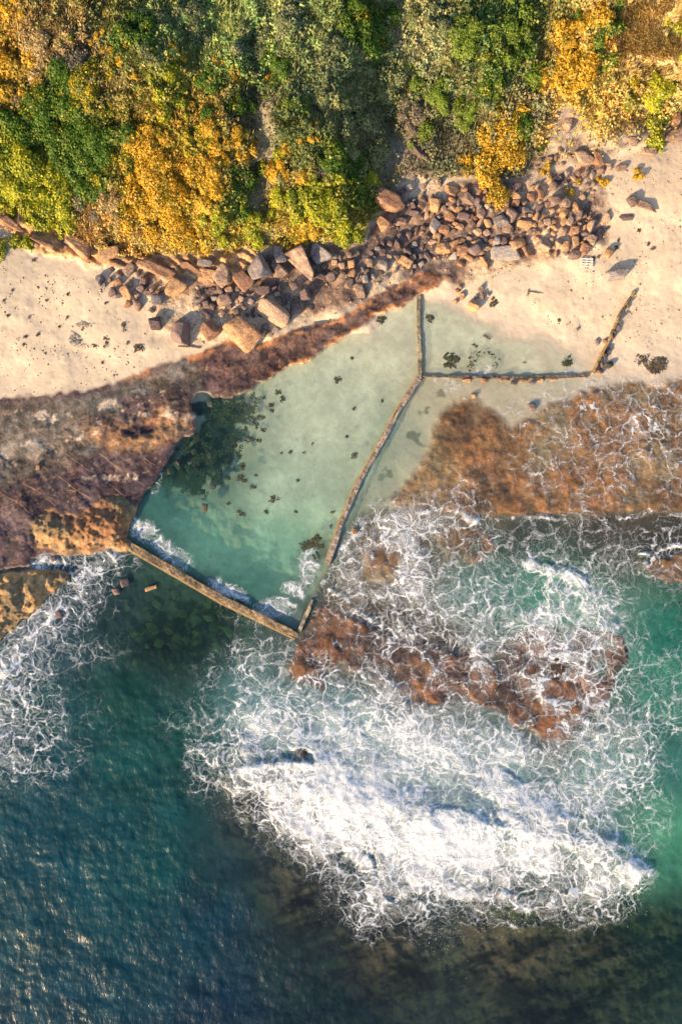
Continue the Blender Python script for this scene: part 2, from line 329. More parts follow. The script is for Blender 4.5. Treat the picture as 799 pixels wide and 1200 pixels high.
def mat_ground():
    t = NT('ground'); p = t.pos(); c = t.attr('col').outputs['Color']
    rg = t.attr('rough').outputs['Fac']; jn = t.attr('joint').outputs['Fac']
    n1 = t.noise(1.6, 7, .65, p); n2 = t.noise(7., 5, .7, p); n3 = t.noise(.5, 4, .6, p)
    f1 = t.ramp(n1, .3, .7, .62, 1.4); f2 = t.ramp(n2, .3, .7, .72, 1.3)
    f = t.math('MULTIPLY', f1, f2)
    amt = t.math('MULTIPLY_ADD', rg, .8, .13)
    f = t.math('MULTIPLY_ADD', t.math('SUBTRACT', f, 1.), amt, 1.)
    cc = t.n('VectorMath', {0: c, 'Scale': f}, operation='SCALE').outputs[0]
    # warm/cool mottling of rock
    hue = t.ramp(n3, .35, .65); cc = t.mixc(t.math('MULTIPLY', rg, t.math('MULTIPLY', hue, .35)), cc, t.mixc(1., cc, (1.5, 1.0, .62), 'MULTIPLY'))
    # joints across the shelf
    sp = t.n('SeparateXYZ', {0: p}); wv = t.noise(.35, 3, .5, p)
    def line(ax, ay, sc, wid, wob):
        a = t.math('ADD', t.math('MULTIPLY', sp.outputs[0], ax), t.math('MULTIPLY', sp.outputs[1], ay))
        a = t.math('MULTIPLY_ADD', wv, wob, a)
        v = t.n('TexVoronoi', {'W': a, 'Scale': sc}, voronoi_dimensions='1D', feature='DISTANCE_TO_EDGE').outputs['Distance']
        return t.ramp(v, wid, wid*.15)
    brk = t.ramp(t.noise(.9, 4, .6, p), .42, .55)
    l = t.math('MAXIMUM', line(.57, .82, .42, .03, .9), t.math('MULTIPLY', line(-.25, .97, .22, .02, 2.), .7))
    l = t.math('MULTIPLY', t.math('MULTIPLY', l, jn), brk)
    cc = t.mixc(t.math('MULTIPLY', l, .6), cc, (.34, .21, .14))
    b = t.math('ADD', t.math('MULTIPLY', n1, .5), t.math('MULTIPLY', n2, .16))
    b = t.math('MULTIPLY', b, t.math('MULTIPLY_ADD', rg, .75, .12))
    sandn = t.noise(2.6, 3, .5, p); fp = t.n('TexVoronoi', {'Vector': p, 'Scale': 2.0}, feature='SMOOTH_F1').outputs['Distance']
    b = t.math('ADD', b, t.math('MULTIPLY', t.math('ADD', t.math('MULTIPLY', sandn, .09), t.math('MULTIPLY', t.ramp(t.math('ADD', fp, t.math('MULTIPLY', n1, .9)), .45, .95), .05)), t.math('SUBTRACT', 1., rg)))
    b = t.math('ADD', b, t.math('MULTIPLY', l, .05))
    bm = t.n('Bump', {'Height': b, 'Strength': .75, 'Distance': .34})
    ro = t.math('SUBTRACT', .95, t.math('MULTIPLY', jn, .25))
    bs = t.n('BsdfPrincipled', {'Base Color': cc, 'Roughness': ro, 'Normal': bm.outputs[0], 'Specular IOR Level': .25})
    return t.done(bs)
def mat_rock(name, a, b, c):
    t = NT(name); tc = t.n('TexCoord').outputs['Object']; g = t.pos()
    n1 = t.noise(1.1, 6, .65, g); n2 = t.noise(6., 5, .7, g)
    st = t.n('Mapping', {'Vector': tc, 'Scale': (1., 1., 5.)}); n3 = t.noise(1.7, 5, .6, st.outputs[0])
    oi = t.n('ObjectInfo').outputs['Random']
    cc = t.mixc(t.ramp(t.math('ADD', n1, t.math('MULTIPLY_ADD', oi, .3, -.15)), .38, .62), a, b)
    cc = t.mixc(t.ramp(n3, .5, .68, 0., .7), cc, c)
    cc = t.mixc(1., cc, t.n('CombineColor', {0: t.ramp(n2, .3, .7, .7, 1.25), 1: t.ramp(n2, .3, .7, .7, 1.25), 2: t.ramp(n2, .3, .7, .7, 1.25)}), 'MULTIPLY')
    h = t.math('ADD', t.math('MULTIPLY', n1, .5), t.math('ADD', t.math('MULTIPLY', n2, .12), t.math('MULTIPLY', n3, .35)))
    bm = t.n('Bump', {'Height': h, 'Strength': .9, 'Distance': .4})
    return t.done(t.n('BsdfPrincipled', {'Base Color': cc, 'Roughness': .9, 'Normal': bm.outputs[0], 'Specular IOR Level': .2}))
def mat_leaf(name='foliage', tr=.24):
    t = NT(name); c = t.attr('col').outputs['Color']
    d = t.n('BsdfDiffuse', {'Color': c}); e = t.n('BsdfTranslucent', {'Color': c})
    g = t.n('BsdfGlossy', {'Color': (.5, .5, .5), 'Roughness': .5})
    m1 = t.n('MixShader', {0: tr, 1: d, 2: e}); m2 = t.n('MixShader', {0: .03, 1: m1, 2: g})
    return t.done(m2)
def mat_plain(name, col, rough=.8, amt=.3, sc=4., bump=.1):
    t = NT(name); p = t.pos(); n = t.noise(sc, 5, .65, p)
    f = t.ramp(n, .3, .7, 1-amt, 1+amt)
    cc = t.n('VectorMath', {0: col, 'Scale': f}, operation='SCALE').outputs[0]
    bm = t.n('Bump', {'Height': n, 'Strength': .6, 'Distance': bump})
    return t.done(t.n('BsdfPrincipled', {'Base Color': cc, 'Roughness': rough, 'Normal': bm.outputs[0], 'Specular IOR Level': .25}))
def mat_wall(name, a, b, c):
    t = NT(name); p = t.pos(); n1 = t.noise(1.8, 6, .7, p); n2 = t.noise(6., 5, .7, p); n3 = t.noise(.55, 3, .6, p)
    cc = t.mixc(t.ramp(n2, .42, .6), a, b); cc = t.mixc(t.ramp(n1, .5, .62, 0., .85), cc, c)
    cc = t.mixc(t.ramp(n3, .48, .62, 0., .6), cc, (.09, .075, .05))
    bm = t.n('Bump', {'Height': t.math('ADD', n1, t.math('MULTIPLY', n2, .5)), 'Strength': .8, 'Distance': .18})
    return t.done(t.n('BsdfPrincipled', {'Base Color': cc, 'Roughness': .85, 'Normal': bm.outputs[0], 'Specular IOR Level': .25}))
def mat_water():
    t = NT('water'); p = t.pos()
    D = t.attr('foam').outputs['Fac']; tint = t.attr('tint').outputs['Color']; body = t.attr('body').outputs['Color']
    op = t.attr('opac').outputs['Fac']; rip = t.attr('ripple').outputs['Fac']; st = t.attr('streak').outputs['Fac']
    # warped coordinates
    w1 = t.noise(.38, 4, .55, p).outputs['Color']; w2 = t.noise(2.1, 3, .6, p).outputs['Color']
    def vm(op_, a, b=None, sc=None):
        nd = t.n('VectorMath', {0: a}, operation=op_)
        if b is not None: t.set(nd.inputs[1], b)
        if sc is not None: t.set(nd.inputs['Scale'], sc)
        return nd.outputs[0]
    q = vm('ADD', p, vm('SCALE', vm('SUBTRACT', w1, (.5, .5, .5)), sc=3.4))
    q = vm('ADD', q, vm('SCALE', vm('SUBTRACT', w2, (.5, .5, .5)), sc=.34))
    qs = t.n('Mapping', {'Vector': q, 'Scale': (1.25, .62, 1.), 'Rotation': (0, 0, .18)}).outputs[0]
    qq = t.n('Mix', {}, data_type='VECTOR'); t.set(qq.inputs[0], st); t.set(qq.inputs[4], q); t.set(qq.inputs[5], qs); qq = qq.outputs[1]
    def vor(sc, feat='DISTANCE_TO_EDGE'):
        nd = t.n('TexVoronoi', {'Scale': sc, 'Randomness': 1.}, voronoi_dimensions='2D', feature=feat); t.set(nd.inputs['Vector'], qq); return nd.outputs['Distance']
    a0 = vor(.62); a = vor(1.6); b = vor(3.9); c = vor(8.5)
    na = t.noise(1.1, 6, .62, qq).outputs['Fac']; nf = t.noise(5., 5, .7, qq).outputs['Fac']
    sel = t.noise(.16, 3, .6, p).outputs['Fac']
    # ridged filaments
    def fil(nz, k): return t.math('SUBTRACT', 1., t.math('MULTIPLY', t.math('ABSOLUTE', t.math('SUBTRACT', nz, .5)), k), clamp=True)
    r1 = fil(na, 9.); r2 = fil(t.noise(2.4, 4, .6, qq).outputs['Fac'], 7.)
    la = t.ramp(a, .24, .0); lb = t.ramp(b, .28, .0); lc = t.ramp(c, .36, .0)
    lace = t.math('ADD', t.math('MULTIPLY', la, t.ramp(sel, .35, .6, .52, .2)), t.math('ADD', t.math('MULTIPLY', lb, t.ramp(sel, .4, .65, .10, .40)), t.math('MULTIPLY', lc, .10)))
    lace = t.math('ADD', lace, t.math('MULTIPLY', t.ramp(a0, .13, 0.), .42))
    lace = t.math('ADD', lace, t.math('ADD', t.math('MULTIPLY', r1, .10), t.math('MULTIPLY', r2, .09)))
    lace = t.math('ADD', lace, t.math('MULTIPLY_ADD', na, 1.0, -.5))
    lace = t.math('ADD', lace, t.math('MULTIPLY_ADD', nf, .34, -.17))
    v = t.math('ADD', lace, t.math('MULTIPLY', D, 1.02))
    on = t.ramp(D, .07, .3)
    foam = t.math('MULTIPLY', t.ramp(v, 1.0, 1.55, 0., .96), on)
    haze = t.math('MULTIPLY', t.ramp(v, .62, 1.3, 0., .36), on)
    soft = t.math('ADD', t.math('MULTIPLY', D, 1.25), t.math('MULTIPLY_ADD', t.noise(.62, 7, .66, qq).outputs['Fac'], 1.7, -.85))
    soft = t.math('MULTIPLY', t.ramp(soft, .74, 1.34, 0., .86), t.ramp(nf, .28, .6, .72, 1.))
    fm = t.math('MAXIMUM', t.math('MAXIMUM', foam, haze), t.math('MULTIPLY', soft, on))
    # ripples
    rs = t.n('Mapping', {'Vector': p, 'Scale': (1., .55, 1.), 'Rotation': (0, 0, -.5)}).outputs[0]
    rn = t.noise(1.1, 5, .6, rs).outputs['Fac']; rn2 = t.noise(3.2, 4, .6, rs, .6).outputs['Fac']
    h = t.math('MULTIPLY', t.math('ADD', t.math('MULTIPLY', rn, 1.), t.math('MULTIPLY', rn2, .45)), rip)
    bw = t.n('Bump', {'Height': h, 'Strength': 1., 'Distance': .26})
    hf = t.math('ADD', t.math('MULTIPLY', t.math('MINIMUM', v, 1.5), .22), t.math('MULTIPLY', nf, .14))
    bf = t.n('Bump', {'Height': hf, 'Strength': .8, 'Distance': .5})
    tr = t.n('BsdfTransparent', {'Color': tint})
    mot = t.math('MULTIPLY', t.ramp(t.noise(1.5, 5, .62, qq), .3, .72, .86, 1.14), t.ramp(t.noise(.45, 4, .6, rs), .3, .7, .9, 1.1))  # mottling suggests caustic light, put into the water colour
    body = t.n('VectorMath', {0: body, 'Scale': mot}, operation='SCALE').outputs[0]
    df = t.n('BsdfDiffuse', {'Color': body, 'Normal': bw.outputs[0]})
    m1 = t.n('MixShader', {0: op, 1: tr, 2: df})
    gl = t.n('BsdfGlossy', {'Color': (1, 1, 1), 'Roughness': .3, 'Normal': bw.outputs[0]})
    dt = t.n('VectorMath', {0: t.n('NewGeometry').outputs['Incoming'], 1: bw.outputs[0]}, operation='DOT_PRODUCT').outputs['Value']
    fr = t.math('MULTIPLY_ADD', t.math('POWER', t.math('SUBTRACT', 1., t.math('ABSOLUTE', dt), clamp=True), 5.), .98, .02, clamp=True)
    m2 = t.n('MixShader', {0: fr, 1: m1, 2: gl})
    fd = t.n('BsdfDiffuse', {'Color': (.66, .70, .75), 'Normal': bf.outputs[0]})
    m3 = t.n('MixShader', {0: fm, 1: m2, 2: fd})
    return t.done(m3)
MG = mat_ground(); MW = mat_water(); ML = mat_leaf()
MR = {'tan': mat_rock('tan_sandstone', (.44, .30, .21), (.22, .15, .125), (.52, .37, .24)),
      'dark': mat_rock('dark_sandstone', (.21, .15, .14), (.14, .10, .10), (.30, .20, .15)),
      'grey': mat_rock('grey_sandstone', (.34, .30, .28), (.20, .17, .17), (.42, .34, .28)),
      'orange': mat_rock('orange_sandstone', (.52, .31, .16), (.28, .15, .10), (.50, .33, .18)),
      'green': mat_rock('green_weed_rock', (.09, .13, .04), (.05, .06, .03), (.14, .15, .06)),
      'sunk': mat_rock('weedy_sandstone', (.07, .065, .045), (.13, .09, .06), (.05, .06, .04))}

# ---------------------------------------------------------------- terrain sheet split into its structures
def axis(lo, hi, st, far):
    mid = np.arange(lo, hi+.01, st)
    g = st*1.35**np.arange(1, 40); cs = np.cumsum(g); cs = cs[cs < far]
    return np.concatenate([lo-cs[::-1], mid, hi+cs])
STEP = 1.4
gx = axis(-40, 840, STEP, 6000); gy = axis(-40, 1240, STEP, 6000)
U, V = np.meshgrid(gx, gy)
Z = terrain(U, V)
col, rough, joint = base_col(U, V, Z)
k = S*(HC-Z)/HC
XYZ = np.stack([(U-399.5)*k, (600-V)*k, Z], -1)
ny, nx = U.shape
idx = np.arange(nx*ny).reshape(ny, nx)
F = np.stack([idx[1:, :-1], idx[1:, 1:], idx[:-1, 1:], idx[:-1, :-1]], -1).reshape(-1, 4)
# zones per face
hillm = look(sd['hill'], U, V) > 0
rockm = (np.maximum.reduce([look(sd[q], U, V) for q in ('shelf', 'r1', 'r2')]) > 0)
reefm = (np.maximum.reduce([look(sd[q], U, V) for q in ('e1', 'e2', 'e3', 'e4', 'e5', 'e6')]) > 0)
rubm = look(sd['rub'], U, V) > 0
zone = np.where(hillm, 0, np.where(rockm, 1, np.where(reefm, 2, np.where(rubm, 4, np.where(Z > 0.0, 3, 5)))))
zf = zone[:-1, :-1].reshape(-1)
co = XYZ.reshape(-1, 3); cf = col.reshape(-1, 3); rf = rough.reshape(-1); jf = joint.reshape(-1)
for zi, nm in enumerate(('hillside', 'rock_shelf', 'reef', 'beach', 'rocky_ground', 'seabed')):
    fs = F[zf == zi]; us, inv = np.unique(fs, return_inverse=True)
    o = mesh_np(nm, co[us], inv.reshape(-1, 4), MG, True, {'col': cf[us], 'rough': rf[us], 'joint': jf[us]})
    o['kind'] = 'structure'

# ---------------------------------------------------------------- the sea
FG = """
450: 0 0 0 0 0 0 0 0 0 0 1 2 1 2 3 4 4
500: 0 0 0 0 0 0 0 0 0 0 0 1 2 4 5 5 5
550: 0 0 0 0 0 0 0 0 0 0 1 2 4 4 4 3 3
600: 0 0 0 0 0 0 0 0 1 4 6 3 2 2 2 2 2
650: 0 5 5 3 1 0 0 4 6 5 6 5 4 3 3 3 4
700: 0 5 5 1 0 2 4 3 5 6 6 6 4 7 6 2 1
750: 4 6 3 1 0 0 2 3 2 3 5 6 6 6 7 2 2
800: 6 4 2 1 1 3 5 3 5 5 4 3 4 5 6 2 3
850: 6 4 2 2 1 5 5 6 7 7 7 6 5 4 5 4 3
900: 3 3 1 1 1 3 9 9 8 7 6 6 6 6 6 4 2
950: 1 1 1 0 0 1 4 7 9 9 9 8 7 7 6 3 0
1000: 0 1 0 0 0 0 2 4 6 8 8 9 9 8 8 4 0
1050: 0 0 0 0 0 0 0 1 3 6 6 4 5 6 5 1 0
1100: 0 0 0 0 0 0 0 0 0 1 3 1 0 0 0 0 0
1150: 0 0 0 0 0 0 0 0 0 0 0 0 0 0 0 0 0
"""
fpts = []
for ln in FG.strip().splitlines():
    y, r = ln.split(':')
    for i, q in enumerate(r.split()): fpts.append((i*50, float(y), float(q)/9))
FM = np.zeros(LU.shape); FW = np.zeros(LU.shape)
for x, y, q in fpts:
    g = np.exp(-((LU-x)**2+(LV-y)**2)/(2*27.**2)); FM += g*q; FW += g
FM = np.where(FW > .05, FM/np.maximum(FW, .05), 0); FM = mix(FM, sm(.08, .9, FM), .35)
FM = np.where(LU > 820, 0.25*sm(1000, 820, LU)*(LV > 560), FM); FM = np.where(LU < -30, FM*0+.1, FM)
WC = [(440,400,196,205,184,.45),(350,480,184,200,180,.45),(330,580,164,190,170,.45),(400,500,180,198,178,.45),(400,600,150,180,160,.45),(250,640,92,150,134,.5),(300,680,66,122,110,.5),(200,590,60,112,102,.45),(330,640,110,165,145,.5),(240,520,25,60,60,.15),(215,540,25,60,60,.12),(255,555,30,70,68,.2),(270,490,40,80,75,.2),(540,390,176,188,168,.6),(600,415,180,190,170,.6),(650,428,186,192,172,.6),(700,432,200,198,180,.4),(799,430,210,196,170,.3),(460,520,130,160,145,.35),(620,470,198,202,176,.5),(540,470,185,180,150,.3),
 (540,550,150,100,60,.12),(700,560,150,110,80,.12),(620,520,150,130,90,.15),(780,520,150,130,90,.15),(450,640,150,120,90,.15),(400,740,110,90,80,.12),(500,780,100,80,75,.15),(640,840,100,80,70,.15),
 (620,630,60,75,75,.6),(700,625,70,72,68,.6),(780,630,70,72,68,.6),(560,690,95,150,145,.6),(640,690,80,155,140,.75),(700,720,110,160,150,.7),(780,740,40,125,108,.8),(790,800,60,135,120,.8),(790,900,60,125,118,.75),(790,990,85,165,132,.75),(600,880,120,165,170,.7),(400,850,125,172,178,.7),(480,900,150,185,190,.7),(300,830,95,150,155,.75),(550,960,140,170,180,.7),(700,900,110,160,160,.7),(350,760,110,130,130,.4),
 (200,750,12,38,36,.38),(250,720,12,42,38,.38),(120,700,28,60,72,.5),(60,740,60,90,110,.6),(60,820,35,85,92,.8),(150,820,14,72,68,.85),(220,860,14,76,72,.85),(150,900,10,74,76,.93),(50,1000,4,68,84,.95),(150,1050,4,78,86,.95),(60,920,12,70,84,.95),(100,1150,3,62,80,.95),(210,960,10,72,78,.9),(190,1010,10,78,84,.92),(120,980,8,72,84,.95),(200,1100,8,62,78,.95),(110,1080,8,70,84,.95),(250,1000,18,60,75,.8),(290,950,38,48,50,.45),(350,1050,36,36,42,.34),(450,1120,32,28,30,.32),(600,1100,34,30,24,.25),(700,1120,20,34,26,.35),(790,1090,12,40,40,.6),(400,1190,10,34,50,.8),(650,1190,18,28,34,.7),(250,1180,8,44,66,.95),(250,1080,10,55,76,.9),(0,1300,8,55,80,.95),(900,1200,10,40,50,.9),(950,700,30,110,100,.9)]
WCa = np.array(WC, float); WCl = np.hstack([WCa[:, :2], s2l(WCa[:, 2:5]), WCa[:, 5:6]])
WM = shep(WCl, 1.6, 10)
wx = axis(-40, 840, STEP, 6000); wy = axis(330, 1240, STEP, 6000)
wy = np.concatenate([wy[wy < 330][-12:], wy[wy >= 330]])
U, V = np.meshgrid(wx, wy)
a1 = U+24*fbm(U, V, 60, 5, 3); b1 = V+24*fbm(U, V, 60, 5, 4)
D = look(FM, a1, b1)
D = D+sm(.02, .3, D)*(.22*fbm(U, V, 40, 5, 6, .6)+.22*(ridge(a1, b1, 38, 4, 8)-.66))
def arc(pts, wid, val, s=1):
    global D
    d = look(ldist(pts), U+4*fbm(U, V, 22, 4, s), V+4*fbm(U, V, 22, 4, s+1))
    D = np.maximum(D, val*sm(wid, wid*.15, d)*(.84+.34*fbm(U, V, 20, 4, s, .6)))
def spot(x, y, rx, ry, val, an=0.):
    global D
    c, s_ = math.cos(an), math.sin(an); uu = (U-x)+5*fbm(U, V, 20, 4, 5); vv = (V-y)+5*fbm(U, V, 20, 4, 6)
    q = np.hypot((uu*c+vv*s_)/rx, (-uu*s_+vv*c)/ry); D = np.maximum(D, val*sm(1.15, .45, q))
def carve(x, y, rx, ry, val, an=0.):
    global D
    c, s_ = math.cos(an), math.sin(an); uu = (U-x)+9*fbm(U, V, 24, 4, 7); vv = (V-y)+9*fbm(U, V, 24, 4, 9)
    D = mix(D, val+.1*fbm(U, V, 15, 3, 2), sm(1.25, .7, np.hypot((uu*c+vv*s_)/rx, (-uu*s_+vv*c)/ry)))
for q in [(446, 663, 21, 24, .30, 0), (528, 640, 28, 20, .36, .2), (610, 690, 30, 26, .30, .4), (395, 750, 52, 22, .22, .25), (478, 785, 42, 17, .26, .5), (600, 833, 62, 22, .22, .55), (550, 800, 30, 16, .34, .4), (660, 810, 24, 18, .34, .2), (500, 820, 22, 10, .22, .2), (400, 800, 12, 8, .4, 0),
          (352, 886, 20, 9, .22, .3), (540, 935, 40, 12, .38, .3), (580, 948, 24, 10, .42, .2), (415, 1010, 24, 15, .42, .3), (478, 1050, 26, 9, .5, 0), (640, 640, 60, 10, .3, 0), (700, 625, 60, 10, .26, 0), (300, 800, 22, 16, .48, 0), (620, 905, 36, 12, .46, .2), (520, 765, 34, 16, .3, .3), (735, 720, 12, 40, .25, 0), (255, 800, 22, 40, .2, 0), (330, 765, 26, 16, .36, 0)]: carve(*q)
# keep the pool calm, then bring back what the photo shows in it
POOL = sdf([(492, 340), (492, 446), (384, 662), (358, 705), (350, 742), (145, 632), (158, 600), (225, 515), (225, 470), (400, 396)])
UP = sdf([(488, 300), (492, 441), (800, 436), (1200, 430), (1200, 200), (488, 200)])
cal = np.maximum(look(POOL, U, V), look(UP, U, V))
D = np.where(cal > -1, 0, np.maximum(D, 0))
D = D*sm(0, 6, -cal)*sm(570, 600, V+sm(420, 480, U)*200)
for x, y, rx, ry, q, an in [(168, 622, 24, 15, .78, .5), (192, 640, 22, 13, .76, .6), (212, 656, 20, 12, .62, .5), (262, 690, 28, 12, .78, .5), (282, 697, 16, 9, .8, .5), (318, 712, 30, 16, .74, -.1), (345, 690, 18, 16, .7, 0), (360, 660, 16, 28, .72, .1), (183, 567, 9, 18, .52, .3), (225, 468, 5, 10, .75, .2),
                        (565, 432, 15, 9, .75, 0), (512, 441, 24, 5, .62, 0), (527, 450, 12, 14, .6, 0), (672, 437, 14, 6, .8, 0), (55, 652, 26, 9, .75, .1), (178, 516, 10, 5, .5, .6)]:
    spot(x, y, rx, ry, q, an)
arc([(500, 606), (470, 600), (450, 612), (430, 640), (440, 655)], 9, .85, 1)
arc([(470, 640), (478, 600), (520, 596), (545, 604), (560, 612)], 9, .95, 2)
arc([(466, 625), (472, 650), (462, 682)], 6, .9, 3)
arc([(385, 690), (410, 712), (432, 728), (452, 738), (475, 730)], 7, .9, 4)
arc([(560, 608), (640, 606), (700, 610), (760, 602), (830, 600)], 6, .72, 5)
arc([(750, 650), (790, 640), (840, 645)], 6, .9, 2)
arc([(680, 450), (720, 442), (760, 446), (790, 455), (840, 470)], 6, .68, 3)
arc([(280, 915), (320, 905), (380, 915), (440, 950), (520, 965), (600, 965), (680, 985), (745, 1025)], 34, 1.0, 4)
arc([(340, 935), (420, 1000), (450, 1040), (500, 1040), (560, 1045), (640, 1060), (720, 1035)], 22, .9, 5)
arc([(620, 660), (680, 680), (705, 715), (690, 760), (650, 770)], 16, .95, 6)
arc([(0, 790), (40, 745), (90, 690), (130, 650)], 20, .8, 7)
arc([(240, 840), (262, 870), (285, 905)], 5, .68, 2)
arc([(318, 965), (330, 985), (345, 992)], 4, .75, 3)
arc([(565, 1062), (585, 1075), (605, 1090)], 4.5, .85, 4)
D = np.clip(D, 0, 1.2)*mix(.72, 1, sm(590, 612, V+6*fbm(U, V, 40, 3, 2)))
tz = terrain(U, V)
dep = np.maximum(-tz, 0)
openw_ = lambda: sm(0, 25, -cal)
wm = look(WM, U+6*fbm(U, V, 30, 4, 8), V+6*fbm(U, V, 30, 4, 9))
wdm = sm(-14, 6, np.maximum(look(sd['weed'], U, V), look(sd['weed2'], U, V)))
opac = np.maximum(wm[..., 3], .56*sm(-4, 4, cal)*(1-wdm))*sm(0, mix(.25, .13, sm(-4, 4, cal)), dep)
opac = np.clip(opac*(.9+.12*fbm(U, V, 40, 4, 3)), 0, .97)
body = np.clip(wm[..., :3]*mix(1, .9, openw_()*sm(.16, .05, wm[..., 1]))[..., None]*(.85+.25*sm(-8, 4, cal)[..., None])*(1+.14*fbm(U, V, 26, 4, 2)[..., None]+.10*sm(-8, 4, cal)[..., None]*fbm(U+.4*V, V*1.5-.3*U, 11, 4, 4, .65)[..., None]), .002, .9)  # fine pool streaks imitate caustics within the body colour
tint = np.exp(-dep[..., None].clip(0, 5)*np.array([.36, .09, .12]))
openw = sm(0, 25, -cal)
deepw = sm(-.4, -2.5, tz)
rip = .10+.26*openw*(.3+.7*deepw)
cU = (U+.9*V+20*fbm(U, V, 120, 3, 4)); cV = (V-.4*U)
wv = .05*np.sin(cU/17.)*vn(U/60., V/60., 3)+.08*fbm(U*.8+V*.4, V-.3*U, 26, 4, 5)+.03*fbm(U, V, 8, 3, 6)
lump = (.55+.6*fbm(U, V, 34, 5, 11))
CR = look(ldist([(280, 915), (320, 905), (380, 915), (440, 950), (520, 965), (600, 965), (680, 985), (745, 1025)]), U+14*fbm(U, V, 50, 3, 2), V+14*fbm(U, V, 50, 3, 3))
CR2 = look(ldist([(0, 800), (40, 745), (90, 690), (130, 650)]), U, V)
WZ = .005+openw*(wv*(.12+.95*deepw)) + openw*(.55*np.exp(-(CR/34)**2)+.2*np.exp(-(CR2/22)**2))*(.6+.5*ridge(U, V, 30, 4, 9)) + sm(.4, 1., D)*openw*(.12*lump.clip(0, 2)+.16*ridge(U*.7+V*.3, V, 22, 4, 9)) + .05*D*fbm(U, V, 9, 4, 12)
# never dip under a shallow reef on the seaward side
WZ = np.where((openw > .3) & (tz < .12) & (tz > -.5), np.maximum(WZ, tz+.02+.02*fbm(U, V, 12, 3, 2)), WZ)
streak = U*0
k = S*(HC-WZ)/HC
co = np.stack([(U-399.5)*k, (600-V)*k, WZ], -1).reshape(-1, 3)
ny, nx = U.shape; idx = np.arange(nx*ny).reshape(ny, nx)
F = np.stack([idx[1:, :-1], idx[1:, 1:], idx[:-1, 1:], idx[:-1, :-1]], -1).reshape(-1, 4)
keep = ((WZ > tz-.35))[:-1, :-1].reshape(-1); F = F[keep]
us, inv = np.unique(F, return_inverse=True)
r = lambda A: A.reshape(-1)[us]
o = mesh_np('sea', co[us], inv.reshape(-1, 4), MW, True, {'foam': r(D), 'tint': tint.reshape(-1, 3)[us], 'body': body.reshape(-1, 3)[us], 'opac': r(opac), 'ripple': r(rip), 'streak': r(streak)})
o['kind'] = 'structure'
del U, V, D, XYZ, Z

# ================================================================ the built walls of the pool
def wall(pts, width, top, base, mat, seed, label, cat='pool wall', name='pool_wall', rough=.05, lean=0., kerb=None, kmat=None, jag=.0):
    pts = [np.array(p, float) for p in pts]
    seg = [np.linalg.norm(b-a) for a, b in zip(pts[:-1], pts[1:])]; tot = sum(seg); n = int(tot/1.6)
    prof = [(-.5, 'b'), (-.5, 'm'), (-.47, 't'), (-.2, 't'), (0.05, 't'), (.28, 't'), (.46, 't'), (.5, 'm'), (.5, 'b')]
    co = []; cum = np.cumsum([0]+seg)
    mid = P3(*pts[len(pts)//2], 0)
    org = Vector((mid.x, mid.y, 0))
    rings = []
    def pt(s_):
        i = min(np.searchsorted(cum, s_, 'right')-1, len(seg)-1); f = (s_-cum[i])/seg[i]
        return pts[i]*(1-f)+pts[i+1]*f, (pts[i+1]-pts[i])/seg[i]
    for j in range(n+1):
        c, d = pt(tot*j/n); nn = np.array([-d[1], d[0]])
        wob = 1+1.5*jag*float(fbm(c[0], c[1], 19, 4, seed)); tj = float(fbm(c[0], c[1], 24, 3, seed+1))
        for (o_, kd) in prof:
            x = c[0]+nn[0]*o_*width*wob+.35*float(fbm(c[0]+o_*50, c[1], 4, 2, seed)); y = c[1]+nn[1]*o_*width*wob
            z = base if kd == 'b' else (top-.12 if kd == 'm' else top+rough*(2*float(fbm(x, y, 9, 4, seed+2))+jag*2*tj))
            p = P3(x, y, max(z, 0) if kd != 'b' else 0); co.append((p.x-org.x, p.y-org.y, z))
    m = len(prof); F_ = []
    for j in range(n):
        for i in range(m-1):
            a = j*m+i; F_.append((a, a+m, a+m+1, a+1))
    me = bpy.data.meshes.new('wall_body')
    F_ = [tuple(f) for f in F_]+[tuple(range(m))[::-1], tuple(n*m+i for i in range(m))]
    me.from_pydata(co, [], F_); me.materials.append(mat); me.update()
    bm = bmesh.new(); bm.from_mesh(me); bmesh.ops.recalc_face_normals(bm, faces=bm.faces); bm.to_mesh(me); bm.free()
    root = empty(name, org, label, cat)
    link(bpy.data.objects.new('wall_body', me), root)
    if kerb:
        side, kw, kz = kerb; co = []; F_ = []
        for j in range(0, n+1, 2):
            c, d = pt(tot*j/n); nn = np.array([-d[1], d[0]])*side
            q = kz+.015*float(fbm(c[0], c[1], 6, 2, 3))
            for o_, z in ((width*.5-.2, base), (width*.5-.2, q), (width*.5+kw, q), (width*.5+kw, base)):
                p = P3(c[0]+nn[0]*o_, c[1]+nn[1]*o_, 0); co.append((p.x-org.x, p.y-org.y, z))
        rr = len(co)//4
        for j in range(rr-1):
            for i in range(4): F_.append((j*4+i, j*4+4+i, j*4+4+(i+1) % 4, j*4+(i+1) % 4))
        F_ += [(0, 1, 2, 3), ((rr-1)*4+3, (rr-1)*4+2, (rr-1)*4+1, (rr-1)*4)]
        me = bpy.data.meshes.new('footing_ledge'); me.from_pydata(co, [], F_); me.materials.append(kmat or mat)
        bm = bmesh.new(); bm.from_mesh(me); bmesh.ops.recalc_face_normals(bm, faces=bm.faces); bm.to_mesh(me); bm.free()
        link(bpy.data.objects.new('footing_ledge', me), root)
    return root
W_brown = mat_wall('crusted_concrete', (.30, .21, .12), (.11, .08, .06), (.42, .33, .22))
W_pale = mat_wall('pale_crusted_concrete', (.34, .28, .24), (.20, .15, .12), (.46, .38, .30))
W_ochre = mat_wall('weathered_concrete', (.34, .29, .20), (.24, .20, .14), (.40, .33, .22))
W_rim = mat_plain('ochre_sunlit_footing', (.36, .25, .12), .8, .3, 3., .05)
